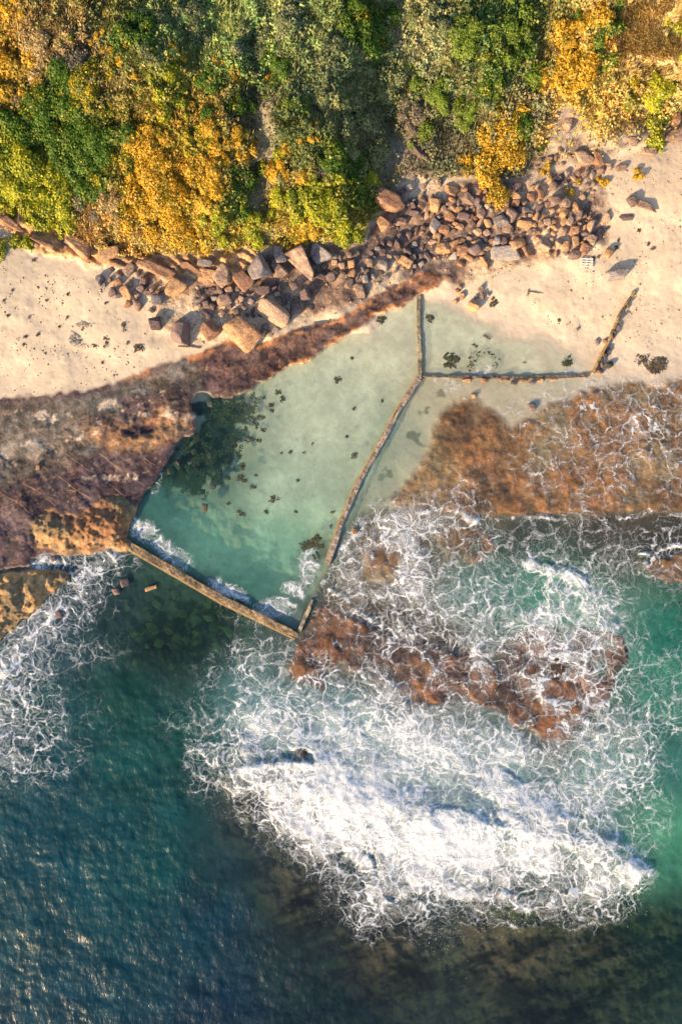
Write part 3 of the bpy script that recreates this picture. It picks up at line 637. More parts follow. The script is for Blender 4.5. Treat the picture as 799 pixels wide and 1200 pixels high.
wall([(143, 632), (155, 641), (200, 667), (262, 703), (308, 725), (349, 745)], 8.0, .36, -2.2, W_brown, 1, 'long brown concrete pool wall slanting across the lower left, sea on one side and pool on the other', jag=.22, rough=.05, kerb=(1, 1.8, .22), kmat=W_rim)  # ochre ledge here colours in the wall's sunlit lower-left edge
wall([(491, 444), (470, 476), (446, 520), (420, 566), (400, 612), (384, 661)], 5.4, .30, -1.6, W_pale, 2, 'long pale mottled wall along the right side of the rock pool beside the brown reef', jag=.3, kerb=(1, 1.5, .16), kmat=W_rim)
wall([(490.5, 343), (490, 380), (492, 420), (491.5, 444)], 4.6, .22, -.9, W_ochre, 3, 'straight ochre divider wall running from the shelf down to the corner of the two pools', jag=.1, rough=.03, kerb=(-1, 1.2, .12), kmat=W_rim)
wall([(366, 703), (361, 716), (354, 731), (350, 742)], 4.4, .30, -1.2, W_ochre, 4, 'short stub of ochre wall beside the surf at the lowest pool corner', jag=.25)
wall([(494, 440.5), (540, 441.5), (600, 442), (650, 441.5), (689, 440)], 3.2, .16, -.6, mat_wall('dark_kerb', (.14, .11, .09), (.09, .07, .06), (.30, .20, .13)), 5, 'thin dark straight wall closing the shallow upper pool above the orange reef', jag=.35)
# groyne of upright boards on the sand
gp = [(692, 439), (701, 420), (713, 397), (724, 370), (733, 355), (742, 342)]
g0 = P3(715, 392, 0)
groyne = empty('groyne', (g0.x, g0.y, 0), 'narrow slanting timber groyne on the wet sand with stones heaped along its right side', 'groyne')
wood = mat_plain('wet_timber', (.13, .095, .065), .8, .45, 5., .06); wood2 = mat_plain('pale_timber', (.34, .23, .11), .8, .3, 5., .05)  # a dark and a paler timber tone for the boards
gpa = np.array(gp, float); cum = np.r_[0, np.cumsum(np.hypot(*np.diff(gpa, axis=0).T))]
def box_part(name, size, loc, rot, mat, parent, bev=.02):
    bm = bmesh.new(); bmesh.ops.create_cube(bm, size=1)
    for v in bm.verts: v.co = Vector((v.co.x*size[0], v.co.y*size[1], v.co.z*size[2]))
    bmesh.ops.bevel(bm, geom=bm.edges[:], offset=bev, segments=1, affect='EDGES')
    for v in bm.verts: v.co += Vector([random.uniform(-1, 1)*bev*.5 for _ in range(3)])
    me = bpy.data.meshes.new(name); bm.to_mesh(me); bm.free(); me.materials.append(mat)
    o = bpy.data.objects.new(name, me); link(o, parent); o.location = loc; o.rotation_euler = rot; return o
nb = 15
for i in range(nb):
    s0 = cum[-1]*(i+.5)/nb; x = np.interp(s0, cum, gpa[:, 0]); y = np.interp(s0, cum, gpa[:, 1])
    x2 = np.interp(s0+3, cum, gpa[:, 0]); y2 = np.interp(s0+3, cum, gpa[:, 1]); ang = math.atan2(-(y2-y), x2-x) if s0+3 < cum[-1] else ang
    z0 = hz1(x, y); p = P3(x, y, z0); ln = cum[-1]/nb*S*random.uniform(.85, .98)
    hgt = .55+.12*random.random()-.02*i
    box_part('board', (ln, .16+.05*random.random(), 1.1), (p.x-g0.x, p.y-g0.y, z0+hgt-.55), (random.uniform(-.05, .05), 0, ang+random.uniform(-.03, .03)), random.choice([wood, wood2]) if i > 6 else wood2, groyne)
    if i % 3 == 0:
        box_part('post', (.2, .2, 1.6), (p.x-g0.x+.13*math.sin(ang), p.y-g0.y-.13*math.cos(ang), z0+hgt-.7), (.04, 0, ang), wood, groyne)

# ================================================================ boulders
_b = bmesh.new(); bmesh.ops.create_icosphere(_b, subdivisions=4, radius=1); ICO4 = (np.array([v.co[:] for v in _b.verts]), np.array([[v.index for v in f.verts] for f in _b.faces])); _b.free()
_b = bmesh.new(); bmesh.ops.create_icosphere(_b, subdivisions=3, radius=1); ICO3 = (np.array([v.co[:] for v in _b.verts]), np.array([[v.index for v in f.verts] for f in _b.faces])); _b.free()
_b = bmesh.new(); bmesh.ops.create_icosphere(_b, subdivisions=5, radius=1); ICO5 = (np.array([v.co[:] for v in _b.verts]), np.array([[v.index for v in f.verts] for f in _b.faces])); _b.free()
def rock_co(dirs, seed, box=.38, npl=4, rough=.025):
    g = np.random.default_rng(seed)
    N = g.normal(size=(npl, 3)); N /= np.linalg.norm(N, axis=1)[:, None]; dd = g.uniform(.60, .85, npl)
    A = g.uniform(-.25, .25, 3); c, s_ = math.cos(A[2]), math.sin(A[2])
    B = np.array([[1, 0, 0], [-1, 0, 0], [0, 1, 0], [0, -1, 0], [0, 0, 1], [0, 0, -1.]])+g.uniform(-.42, .42, (6, 3)); B /= np.linalg.norm(B, axis=1)[:, None]
    N = np.vstack([N, B]); dd = np.r_[dd, g.uniform(box, box+.34, 6)+.1]
    q = dirs@N.T; r_ = np.where(q > .02, dd/np.maximum(q, .02), 9).min(1)
    p = dirs*np.minimum(r_, 1.5)[:, None]
    n_ = fbm(p[:, 0]*10+seed*7, p[:, 1]*10+p[:, 2]*7, 7, 3, seed % 7)+fbm(p[:, 2]*10+seed*3, p[:, 1]*10-p[:, 0]*6, 4, 3, (seed+3) % 7)*.5
    p = p*(1+rough*n_)[:, None]
    lay = np.sin(p[:, 2]*14+seed)*.012; p[:, :2] *= (1+lay)[:, None]
    return p/np.abs(p).max(0)
def rock_mesh(name, seed, ico, mat, **kw):
    co = rock_co(ico[0], seed, **kw)
    o = mesh_np(name, co, ico[1], mat, False); C.objects.unlink(o); me = o.data; bpy.data.objects.remove(o)
    return me
PRO = {}
for mk in ('tan', 'dark', 'grey', 'orange', 'sunk', 'green'):
    PRO[mk] = [rock_mesh('boulder', 20+i, ICO3, MR[mk]) for i in range(9)]
placed = []
def put_rock(px, py, w_, h_, rot, mk, label, group=None, big=False, name='boulder', sink=.35, thick=None, z=None, seed=None, cat='boulder'):
    """w_, h_ in photo pixels; rot in degrees anticlockwise"""
    zz = hz1(px, py) if z is None else z
    sx, sy = w_*S/2, h_*S/2; sz = (thick if thick else min(sx, sy)*random.uniform(.75, 1.05))
    if big:
        o = bpy.data.objects.new(name, rock_mesh(name, seed or random.randint(100, 9999), ICO4, MR[mk], box=.36, npl=4))
    else:
        o = bpy.data.objects.new(name, random.choice(PRO[mk]))
    link(o); zc = zz+sz*(1-2*sink); p = P3(px, py, zc)
    o.location = p; o.scale = (sx, sy, sz); o.rotation_euler = (random.uniform(-.14, .14), random.uniform(-.14, .14), R(rot))
    placed.append((px, py, (w_+h_)/4))
    return tag(o, label, cat, group)
BIG = [
 # px, py, w, h, rot, tone, label
 (284, 388, 50, 33, -38, 'orange', 'huge slanting orange slab, lowest of the pile, touching the purple shelf'),
 (321, 366, 46, 27, -42, 'tan', 'long flat pinkish tan slab lying just above and right of the huge orange slab'),
 (303, 316, 31, 27, -45, 'grey', 'grey topped boulder with a bright lower edge, at the foot of the lime bushes'),
 (288, 329, 25, 25, -35, 'orange', 'squat orange block tucked under the grey topped boulder'),
 (262, 325, 24, 23, -50, 'tan', 'tan block in the ledge row directly left of the squat orange block'),
 (205, 337, 34, 29, -55, 'orange', 'big rounded orange boulder in the left cluster above the dark topped block'),
 (213, 390, 32, 27, -20, 'dark', 'dark topped block with a bright front at the bottom of the left cluster on sand'),
 (245, 386, 22, 22, 30, 'orange', 'small bright yellow orange wedge between the dark topped block and the huge orange slab'),
 (184, 379, 18, 16, 5, 'dark', 'small dark flat topped block, farthest left of the row on the sand'),
 (263, 352, 19, 15, 0, 'tan', 'reddish tan cube amid small stones in the left cluster'),
 (354, 306, 51, 33, -58, 'tan', 'tallest standing boulder with pale yellow streaks below the golden bush'),
 (326, 300, 26, 17, -75, 'grey', 'narrow grey boulder in shade, left of the tallest standing boulder'),
 (326, 317, 28, 17, -55, 'tan', 'narrow tan boulder leaning at the lower left of the tallest standing boulder'),
 (374, 298, 32, 20, -48, 'grey', 'weathered grey brown boulder right of the tallest standing boulder'),
 (421, 341, 21, 15, -62, 'tan', 'pale pink angular block standing on the orange patch of shelf'),
 (412, 309, 13, 12, 0, 'orange', 'upper of two small glowing orange blocks right of the stone heap'),
 (413, 321, 15, 11, -15, 'orange', 'lower of two small glowing orange blocks right of the stone heap'),
 (346, 360, 18, 16, 5, 'dark', 'dark squared block on the shelf edge below the stone heap'),
 (357, 346, 16, 15, 20, 'dark', 'brown grey cube just above the dark squared block'),
 (361, 362, 12, 11, 10, 'tan', 'small tan block right of the dark squared block'),
 (309, 341, 21, 14, -5, 'dark', 'dark purple slab wedged above the long flat pinkish slab'),
 (450, 311, 17, 12, -25, 'grey', 'lilac grey oval stone in the strip left of the slanting tan bar of rock'),
 (434, 308, 12, 12, 0, 'tan', 'round pinkish stone left of the lilac grey oval stone'),
 (455, 237, 40, 26, -28, 'orange', 'large golden outcrop boulder on the bank beside the scree gully'),
 (448, 262, 26, 17, -52, 'orange', 'golden block hanging below the large golden outcrop boulder'),
 (471, 259, 21, 10, 5, 'tan', 'flat golden slab with green weed under it, right of the golden block'),
 (491, 179, 28, 13, -55, 'dark', 'purple grey outcrop among green scrub high on the bank'),
 (529, 223, 21, 16, -15, 'orange', 'bright orange block at the top left of the large rubble slope'),
 (548, 232, 20, 12, -40, 'tan', 'tan slab with an orange rim just right of the bright orange top block'),
 (519, 291, 20, 12, 5, 'orange', 'striped orange block at the lower left edge of the rubble slope'),
 (521, 269, 19, 11, -5, 'orange', 'flat orange stone above the striped orange block'),
 (509, 265, 17, 14, 60, 'grey', 'grey stone with an orange end, left of the flat orange stone'),
 (474, 307, 21, 11, -32, 'orange', 'slanting tan bar of rock in the strip above the shelf'),
 (528, 254, 13, 12, 50, 'orange', 'yellow pointed wedge in the left half of the rubble slope'),
 (568, 305, 21, 13, -35, 'orange', 'long orange block at the sand edge, left of the great grey rimmed boulder'),
 (593, 297, 38, 18, -5, 'grey', 'great grey boulder with an orange rim at the sand edge of the rubble slope'),
 (553, 358, 16, 15, 0, 'orange', 'lone rusty round boulder standing in the shallow upper pool'),
 (648, 218, 13, 12, 0, 'tan', 'pale pink boulder alone at the upper right of the rubble slope'),
 (623, 231, 14, 12, 0, 'orange', 'glowing orange block under the grey scree, right part of the rubble slope'),
 (605, 238, 13, 11, -15, 'orange', 'orange block second from the right in the upper row of the rubble slope'),
 (636, 287, 16, 17, -5, 'tan', 'square tan block at the sand edge, rightmost of the main rubble slope'),
 (619, 294, 18, 14, 15, 'orange', 'rounded orange stone left of the square tan block'),
 (594, 268, 17, 14, -20, 'tan', 'broad tan stone in the middle of the rubble slope'),
 (585, 257, 17, 20, 30, 'grey', 'broad grey stone in the middle of the rubble slope'),
 (624, 271, 17, 9, 0, 'tan', 'flat cream slab above the square tan block'),
 (711, 255, 16, 12, 15, 'tan', 'brown wedge lying alone on the sand right of the rubble'),
 (735, 255, 20, 6, 5, 'dark', 'low thin brown stone half buried in sand beside the brown wedge'),
 (692, 265, 13, 14, 25, 'tan', 'upper left stone of the tight brown cluster on the sand'),
 (702, 274, 12, 16, -20, 'dark', 'right stone of the tight brown cluster on the sand'),
 (693, 281, 18, 13, -30, 'tan', 'lower stone of the tight brown cluster on the sand'),
 (684, 292, 12, 15, -25, 'orange', 'orange stone below the tight brown cluster'),
 (663, 288, 11, 12, 0, 'orange', 'orange stone with a dark hollow at the right foot of the rubble'),
 (673, 284, 11, 14, 10, 'orange', 'orange stone between the hollowed one and the tight brown cluster'),
 (713, 297, 13, 14, -45, 'orange', 'rust brown wedge with a dark side, right of the white pallet'),
 (722, 322, 30, 13, 18, 'grey', 'long grey purple boulder with a tan left end, alone on the sand'),
 (661, 250, 13, 14, -35, 'orange', 'orange stone at the upper right of the rubble near the gold tuft'),
 (676, 252, 12, 12, 0, 'tan', 'tan stone with dark back right of the orange one near the gold tuft'),
 (672, 270, 13, 11, 0, 'orange', 'yellow orange stone in the right foot of the rubble'),
 (752, 241, 36, 10, -24, 'tan', 'long low reddish ridge of rock lying on the upper right sand'),
 (741, 236, 12, 13, 20, 'dark', 'dark knob of rock at the left end of the long low reddish ridge'),
 (666, 145, 13, 15, -20, 'tan', 'pinkish rock sticking out of gold grass high on the right'),
 (683, 188, 26, 17, -10, 'tan', 'wide pinkish boulder at the top of the sand beneath the gold grass streak'),
 (700, 187, 13, 21, 25, 'orange', 'upright orange slab right of the wide pinkish boulder'),
 (713, 195, 12, 10, 0, 'tan', 'small tan stone right of the upright orange slab'),
 (760, 178, 18, 13, 0, 'tan', 'pink stone under the yellow green bush at the right'),
 (790, 160, 26, 15, 15, 'tan', 'large pinkish boulder at the right edge above the sand'),
 (793, 139, 14, 16, 0, 'orange', 'orange rock behind the large pinkish boulder at the right edge'),
 (742, 165, 15, 9, 0, 'tan', 'flat pink stone left of the yellow green bush\'s foot'),
 (93, 288, 42, 19, -35, 'orange', 'long golden ledge slab split by a black crack, below the left bushes'),
 (127, 296, 27, 20, 10, 'orange', 'golden block at the right end of the ledge with a purple shaded side'),
 (81, 283, 15, 10, -20, 'grey', 'pale grey block at the upper left tip of the cracked ledge slab'),
 (184, 317, 46, 18, -27, 'orange', 'long tan ledge slab pointing down to the big rounded orange boulder'),
 (228, 318, 52, 13, -38, 'orange', 'narrow golden ledge slab between the left ledge and the block row'),
 (246, 322, 24, 15, -20, 'orange', 'golden broken block at the lower end of the narrow golden ledge'),
 (12, 262, 40, 12, -38, 'orange', 'dark cracked ledge rock at the far left edge of the photo'),
 (50, 284, 44, 9, -30, 'orange', 'low yellow ledge strip above the left beach sand'),
 (31, 280, 38, 8, -32, 'tan', 'thin tan ledge strip nearest the left beach sand'),
 (240, 308, 20, 9, -10, 'grey', 'flat grey stone on top of the ledge below dry grass'),
 (433, 641, 0, 0, 0, '', ''),
]
for b in BIG:
    if not b[5]: continue
    low = 'ledge strip' in b[6] or 'narrow golden' in b[6]
    put_rock(*b, big=(b[2]+b[3] > 30), sink=.42 if low else .3, thick=(.35 if low else None), name='boulder', cat='boulder')
put_rock(416, 622, 9, 8, 20, 'orange', 'single brown block standing in white foam beside the pale wall', z=.0)
put_rock(45, 548, 6, 8, 0, 'orange', 'small amber stone sitting in a grey pool on the left shelf', cat='stone', name='stone')
put_rock(782, 430, 0.1, .1, 0, 'sunk', '') if False else None
# stones along the groyne and the thin wall
for i, (x, y, a, b_, m_) in enumerate([(703, 436, 9, 7, 'orange'), (705, 427, 7, 9, 'orange'), (708, 418, 7, 8, 'dark'), (713, 411, 11, 7, 'dark'), (711, 401, 9, 8, 'orange'), (719, 392, 8, 7, 'tan'), (722, 384, 7, 9, 'dark'), (733, 361, 7, 6, 'tan'), (742, 343, 5, 6, 'dark')]):
    put_rock(x, y, a, b_, random.uniform(0, 90), m_, ['first', 'second', 'third', 'fourth', 'fifth', 'sixth', 'seventh', 'eighth', 'ninth'][i]+' stone from the seaward end, on the right of the groyne', 'stones along the groyne', sink=.2)
put_rock(714, 428, 10, 8, 20, 'sunk', 'flat dark stone in shallow water right of the groyne, apart from the heaped ones', sink=.3)
put_rock(699, 401, 9, 9, 10, 'grey', 'pale whitish stone on wet sand just left of the groyne', sink=.35)
for i, (x, y, a, b_, m_) in enumerate([(548, 446, 16, 5, 'orange'), (568, 446, 11, 7, 'orange'), (590, 445, 15, 5, 'orange'), (601, 449, 10, 6, 'dark'), (612, 447, 12, 5, 'orange'), (624, 448, 12, 5, 'dark'), (634, 446, 11, 5, 'orange'), (582, 443, 9, 4, 'tan'), (649, 445, 10, 4, 'orange')]):
    put_rock(x, y, a, b_, random.uniform(-12, 8), m_, {'orange': 'rusty', 'dark': 'dark', 'tan': 'tan'}[m_]+' stone, '+['first', 'third', 'fourth', 'fifth', 'sixth', 'seventh', 'eighth', 'second', 'ninth'][i]+' from the left against the thin dark wall', 'stones along the thin wall', z=.02, sink=.25)
put_rock(624, 477, 11, 9, 0, 'dark', 'dark round stone in shallow water below the thin wall', sink=.15)
put_rock(555, 464, 8, 7, 0, 'orange', 'brown stone in shallow water just below the left end of the thin wall', sink=.3)
for x, y, a, b_, lb in [(536, 341, 8, 6, 'left'), (541, 347, 7, 8, 'rightmost'), (534, 353, 7, 6, 'lowest'), (539, 336, 6, 6, 'topmost')]:
    put_rock(x, y, a, b_, random.uniform(0, 90), 'orange', lb+' rusty stone of the little heap at the top of the upper pool', 'little heap of rusty stones in the upper pool', sink=.25)
for x, y, a, b_, lb in [(563, 339, 8, 7, 'topmost'), (565, 347, 9, 8, 'largest middle'), (558, 348, 7, 6, 'leftmost'), (572, 346, 6, 5, 'rightmost small')]:
    put_rock(x, y, a, b_, random.uniform(0, 90), 'tan', lb+' tan stone of the heap above the lone rusty boulder', 'tan stones at the edge of the upper pool', sink=.25)
# rubble fill; each stone is named from the big boulder it lies nearest to
MARK = [(284,388,'the huge slanting orange slab'),(321,366,'the long flat pinkish slab'),(303,316,'the grey topped boulder'),(262,325,'the tan block of the ledge row'),(205,337,'the big rounded orange boulder'),(213,390,'the dark topped block'),(245,386,'the bright yellow wedge'),(354,306,'the tallest standing boulder'),(421,341,'the pale pink angular block'),
 (412,315,'the two small glowing orange blocks'),(346,360,'the dark squared block'),(450,311,'the lilac grey oval stone'),(455,237,'the large golden outcrop'),(471,259,'the flat golden slab'),(529,223,'the bright orange top block'),(519,291,'the striped orange block'),(474,307,'the slanting tan bar'),(568,305,'the long orange block by the sand'),(593,297,'the great grey boulder'),(648,218,'the lone pale pink boulder'),
 (623,231,'the glowing orange block'),(605,238,'the upper row orange block'),(636,287,'the square tan block'),(594,268,'the broad tan stone'),(624,271,'the flat cream slab'),(661,250,'the gold tuft stone'),(692,272,'the tight brown cluster'),(683,188,'the wide pinkish boulder'),(713,195,'the upright orange slab'),(127,296,'the golden ledge block'),(374,298,'the weathered grey brown boulder'),(491,179,'the purple grey outcrop')]
TONE = {'tan': 'tan', 'dark': 'dark', 'grey': 'grey', 'orange': 'orange brown', 'sunk': 'weedy'}
COUNT = {}
def near_label(x, y, what, marks):
    d, m = min(((x-a)**2+(y-b)**2, (a, b, n)) for a, b, n in marks)
    an = math.degrees(math.atan2(m[1]-y, x-m[0])) % 360
    di = ['right of', 'above right of', 'above', 'above left of', 'left of', 'below left of', 'below', 'below right of'][int((an+22.5)//45) % 8]
    base = (what, di, m[2]); r_ = COUNT[base] = COUNT.get(base, 0)+1
    return ['', 'another ', 'a third ', 'a fourth ', 'a fifth ', 'a sixth ', 'a seventh '][min(r_-1, 6)]+f'{what} {di} {m[2]}'
def stone_label(x, y, size, mk, where):
    d, m = min(((x-a)**2+(y-b)**2, (a, b, n)) for a, b, n in MARK)
    an = math.degrees(math.atan2(m[1]-y, x-m[0])) % 360
    di = ['right of', 'above right of', 'above', 'above left of', 'left of', 'below left of', 'below', 'below right of'][int((an+22.5)//45) % 8]
    sz = 'tiny' if size < 6.5 else 'small' if size < 8.5 else 'middling' if size < 11 else 'fair sized'
    base = (sz, TONE[mk], di, m[2]); r_ = COUNT[base] = COUNT.get(base, 0)+1
    pre = ['', 'another ', 'a third ', 'a fourth ', 'a fifth ', 'a sixth '][min(r_-1, 5)]
    return f'{pre}{sz} {TONE[mk]} stone {di} {m[2]}'
def fill(poly, n, lo, hi, tones, label, group, gap=.78, seed=1, name='stone'):
    g = random.Random(seed); T = sdf(poly); P_ = np.array(poly); x0, y0 = P_.min(0); x1, y1 = P_.max(0); k_ = 0; tr = 0; acc = []
    while k_ < n and tr < n*160:
        tr += 1
        x, y = g.uniform(x0, x1), g.uniform(y0, y1)
        f = max(0, 1-tr/(n*60))
        r_ = mix(lo, hi, f*g.random()**1.5)/2
        if float(look(T, x, y)) < r_*.3: continue
        if any((x-a)**2+(y-b)**2 < ((r_+c)*gap)**2 for a, b, c in placed): continue
        e = g.uniform(.45, .95); mk = g.choice(tones)
        o = put_rock(x, y, r_*2/e**.5, r_*2*e**.5, g.uniform(-80, 80), mk, '', group, sink=g.uniform(.15, .3), name=name, cat='stone')
        acc.append((x, y, r_*2, mk, o)); k_ += 1
    acc.sort(key=lambda q: min((q[0]-a)**2+(q[1]-b)**2 for a, b, n_ in MARK))
    for x, y, q, mk, o in acc: o['label'] = stone_label(x, y, q, mk, label)
    return k_
cnt = [
 fill([(500, 235), (560, 215), (625, 218), (680, 240), (700, 262), (690, 300), (650, 300), (600, 292), (560, 308), (530, 312), (505, 290), (495, 260)], 140, 5.5, 21, ['tan', 'orange', 'grey', 'tan', 'dark', 'orange'], 'stone in the wide rubble slope between the orange bush and the right beach', 'stones of the wide rubble slope', .72, 2),
 fill([(365, 300), (425, 290), (445, 282), (500, 262), (505, 300), (485, 320), (440, 330), (400, 335), (370, 330)], 46, 6, 12, ['dark', 'dark', 'grey', 'tan'], 'dark stone in the narrow strip above the shelf, middle of the photo', 'stones of the narrow middle strip', .76, 3),
 fill([(225, 342), (255, 335), (300, 340), (345, 330), (360, 345), (345, 372), (325, 392), (305, 395), (300, 372), (262, 372), (235, 372)], 48, 5.5, 13, ['dark', 'dark', 'grey', 'dark', 'tan'], 'dark stone packed between the big slabs left of the pool', 'stones between the big slabs', .74, 4),
 fill([(108, 318), (150, 312), (190, 330), (195, 360), (170, 372), (140, 350), (115, 345)], 22, 7, 17, ['tan', 'grey', 'dark', 'orange'], 'broken flat stone in the scattered heap at the top of the left beach', 'broken stones on the left beach', .8, 5),
 fill([(465, 215), (500, 195), (530, 205), (505, 240), (490, 262), (470, 255)], 16, 5, 10, ['grey', 'dark'], 'grey stone in the shaded scree gully left of the orange bush', 'stones in the shaded gully', .85, 6),
 fill([(620, 190), (650, 165), (690, 200), (735, 190), (720, 215), (680, 240), (640, 235), (618, 215)], 26, 5, 10, ['grey', 'tan', 'tan'], 'small stone in the grey scree below the gold grass', 'stones in the right scree', .9, 7)]
print('boulders', cnt)
# drowned boulders on the sea floor outside the pool
DB = [(x, y) for x, y in [(150, 705), (168, 722), (186, 712), (205, 700), (222, 716), (240, 728), (258, 722), (275, 738), (292, 748), (160, 745), (178, 752), (198, 735), (216, 745), (232, 760), (250, 752), (268, 762), (286, 775), (145, 770), (165, 778), (186, 772), (206, 784), (226, 780), (246, 786), (195, 758), (210, 768), (262, 782), (174, 736), (236, 742)]]
SEAM = [(176, 690, 'the awash rock'), (205, 668, 'the brown sea wall'), (262, 703, 'the brown sea wall middle'), (320, 735, 'the right wall end'), (215, 800, 'the open teal water')]
for i, (x, y) in enumerate(DB):
    jx, jy = random.uniform(-7, 7), random.uniform(-6, 6)
    put_rock(x+jx, y+jy, random.uniform(8, 22), random.uniform(7, 15), random.uniform(0, 180), 'green', near_label(x+jx, y+jy, 'weedy sunken boulder', SEAM), 'drowned boulders in the sea', z=-1.15-.3*random.random(), sink=.3, thick=.35, name='sunken_boulder')
# drowned boulders in the pool weed
for x, y, a, b_, r_ in [(209, 544, 11, 14, 20), (224, 543, 9, 7, 0), (200, 553, 10, 12, 10), (246, 533, 9, 10, 10), (250, 567, 11, 12, 5), (228, 530, 9, 9, 40), (201, 565, 9, 8, 0), (258, 552, 8, 9, 30), (275, 521, 10, 8, 20), (247, 474, 9, 8, 0), (236, 577, 10, 8, 0), (222, 560, 8, 9, 0), (264, 492, 12, 8, 30), (215, 575, 8, 7, 0), (268, 560, 8, 7, 15), (240, 553, 9, 8, 60)]:
    put_rock(x, y, a, b_, r_, random.choice(['sunk', 'dark', 'sunk']), near_label(x, y, 'drowned boulder', [(241, 595, 'the squared drowned stone'), (232, 545, 'the middle of the dark weed bed'), (228, 475, 'the foamy notch in the shelf'), (190, 565, 'the shelf edge by the weed bed')]), 'drowned boulders in the pool', z=-.62, sink=.1, name='sunken_boulder')
put_rock(241, 595, 9, 14, -5, 'sunk', 'squared dark stone on pale sand just below the weedy end of the pool', z=-.45, sink=.1)
put_rock(176, 690, 19, 6, 18, 'orange', 'long brown rock awash in dark sea outside the left pool wall', z=-.1, sink=.2)
for x, y, a, b_, lb in [(146, 684, 13, 12, 'larger brown rock awash just left of the long brown awash rock'), (137, 693, 12, 10, 'smaller brown rock awash below the larger one outside the pool wall'), (70, 720, 12, 11, 'brown rock in thick foam right of the lower golden crag'), (64, 655, 12, 8, 'brown rock in the foamy gap between the two golden crags')]:
    put_rock(x, y, a, b_, 20, 'dark', lb, 'rocks in the foam', z=-.08, sink=.2)
fill([(150, 700), (200, 680), (300, 735), (290, 790), (220, 810), (150, 780)], 34, 9, 20, ['sunk'], 'green weedy boulder on the sea floor outside the lower left pool wall', 'drowned boulders in the sea', 1.0, 9, name='sunken_boulder') if False else None

# ================================================================ seaweed, driftwood, pallet
weedm = mat_plain('dark_seaweed', (.05, .055, .03), .7, .4, 6., .05); drym = mat_plain('dried_weed', (.09, .07, .045), .9, .4, 6., .05)
def weed_clump(px, py, w_, h_, rot, z, label, group, mat=weedm, name='seaweed_clump', cat='seaweed', sd_=0):
    g = np.random.default_rng(int(px*7+py*3)+sd_); n = 26
    co = []; fc = []
    for i in range(n):
        a = g.uniform(0, 6.28); rr = g.random()**.6; cx, cy = math.cos(a)*rr*w_*S/2, math.sin(a)*rr*h_*S/2
        an = g.uniform(0, 6.28); l = g.uniform(.35, .75)*min(w_, h_)*S; wd = l*g.uniform(.12, .4); zz = g.uniform(-.03, .06)
        d = np.array([math.cos(an), math.sin(an)]); q = np.array([-d[1], d[0]])
        b0 = len(co)
        for t_, wk in ((-.5, .3), (-.2, 1), (.2, .9), (.5, .2)):
            for s_ in (-1, 1):
                pp = np.array([cx, cy])+d*l*t_+q*wd*.5*wk*s_; co.append((pp[0], pp[1], zz+.05*math.cos(t_*5)+.01*i/n))
        for j in range(3): fc.append((b0+2*j, b0+2*j+1, b0+2*j+3, b0+2*j+2))
    me = bpy.data.meshes.new(name); me.from_pydata(co, [], fc); me.materials.append(mat)
    o = bpy.data.objects.new(name, me); link(o); o.location = P3(px, py, z); o.rotation_euler = (0, 0, R(rot))
    return tag(o, label, cat, group)
PW = [(326, 460, 7, 5, 10), (331, 468, 5, 6, 0), (395, 445, 5, 7, 0), (415, 479, 4, 3, 0), (318, 475, 5, 4, 0), (319, 481, 4, 4, 0), (306, 489, 7, 5, 0), (298, 494, 4, 5, 0), (301, 499, 4, 6, 0), (309, 504, 6, 4, 0), (292, 515, 9, 6, 0), (304, 516, 6, 4, 0), (284, 547, 5, 6, 0), (281, 560, 7, 6, 0), (296, 570, 6, 5, 0), (287, 564, 5, 4, 0), (415, 534, 8, 5, 20), (340, 530, 3, 3, 0), (349, 563, 3, 3, 0), (406, 512, 3, 3, 0), (448, 470, 3, 3, 0), (450, 373, 5, 4, 0), (399, 445, 3, 3, 0), (347, 600, 4, 3, 0), (312, 600, 4, 5, 0), (390, 600, 4, 3, 0), (388, 617, 3, 5, 0), (356, 531, 3, 2, 0), (309, 466, 4, 3, 0), (330, 531, 3, 2, 0), (412, 420, 3, 3, 0), (366, 520, 2, 3, 0), (268, 590, 4, 3, 0), (300, 557, 4, 3, 0)]
PM = [(321, 585, 'the oval seaweed raft'), (282, 601, 'the curved seaweed strand'), (446, 375, 'the brown clump near the pool top'), (366, 641, 'the black corner weed bed'), (241, 595, 'the squared drowned stone'), (491, 444, 'the corner where the pool walls meet'), (288, 462, 'the rock shelf lip'), (290, 515, 'the weedy end of the pool'), (415, 534, 'the hooked scrap in mid pool'), (400, 396, 'the notch in the shelf edge')]
for x, y, a, b_, r_ in PW:
    weed_clump(x, y, a*1.25, b_*1.25, r_, max(hz1(x, y)+.05, .0), near_label(x, y, ('tiny' if a*b_ < 14 else 'small' if a*b_ < 30 else 'ragged')+' dark seaweed scrap', PM), 'seaweed scraps in the pool')
_g = random.Random(3); T_ = sd['weed']; k_ = 0
while k_ < 64:
    x, y = _g.uniform(186, 312), _g.uniform(458, 588)
    if float(look(T_, x, y)) < -4 or float(look(sd['shelf'], x, y)) > -3: continue
    weed_clump(x, y, _g.uniform(6, 13), _g.uniform(5, 10), _g.uniform(0, 90), -_g.uniform(.12, .3), near_label(x, y, 'dark weed tuft', [(225, 480, 'the foamy notch in the shelf'), (285, 478, 'the shelf lip over the weed'), (240, 500, 'the upper weed bed middle'), (230, 530, 'the drowned boulder group'), (265, 540, 'the outer weed bed edge'), (205, 560, 'the shelf edge by the weed bed'), (241, 590, 'the squared drowned stone'), (200, 535, 'the shelf corner by the weed')]), 'weed tufts of the thick bed', name='weed_tuft'); k_ += 1
weed_clump(321.5, 585, 15, 7, 8, .0, 'dark oval seaweed raft floating in the middle of the pool', None)
weed_clump(282, 601, 14, 6, -25, .0, 'dark curved seaweed strand in the pool below and left of the oval raft', None)
weed_clump(446, 375, 9, 8, 30, .0, 'brown clump of seaweed near the top edge of the main pool', None)
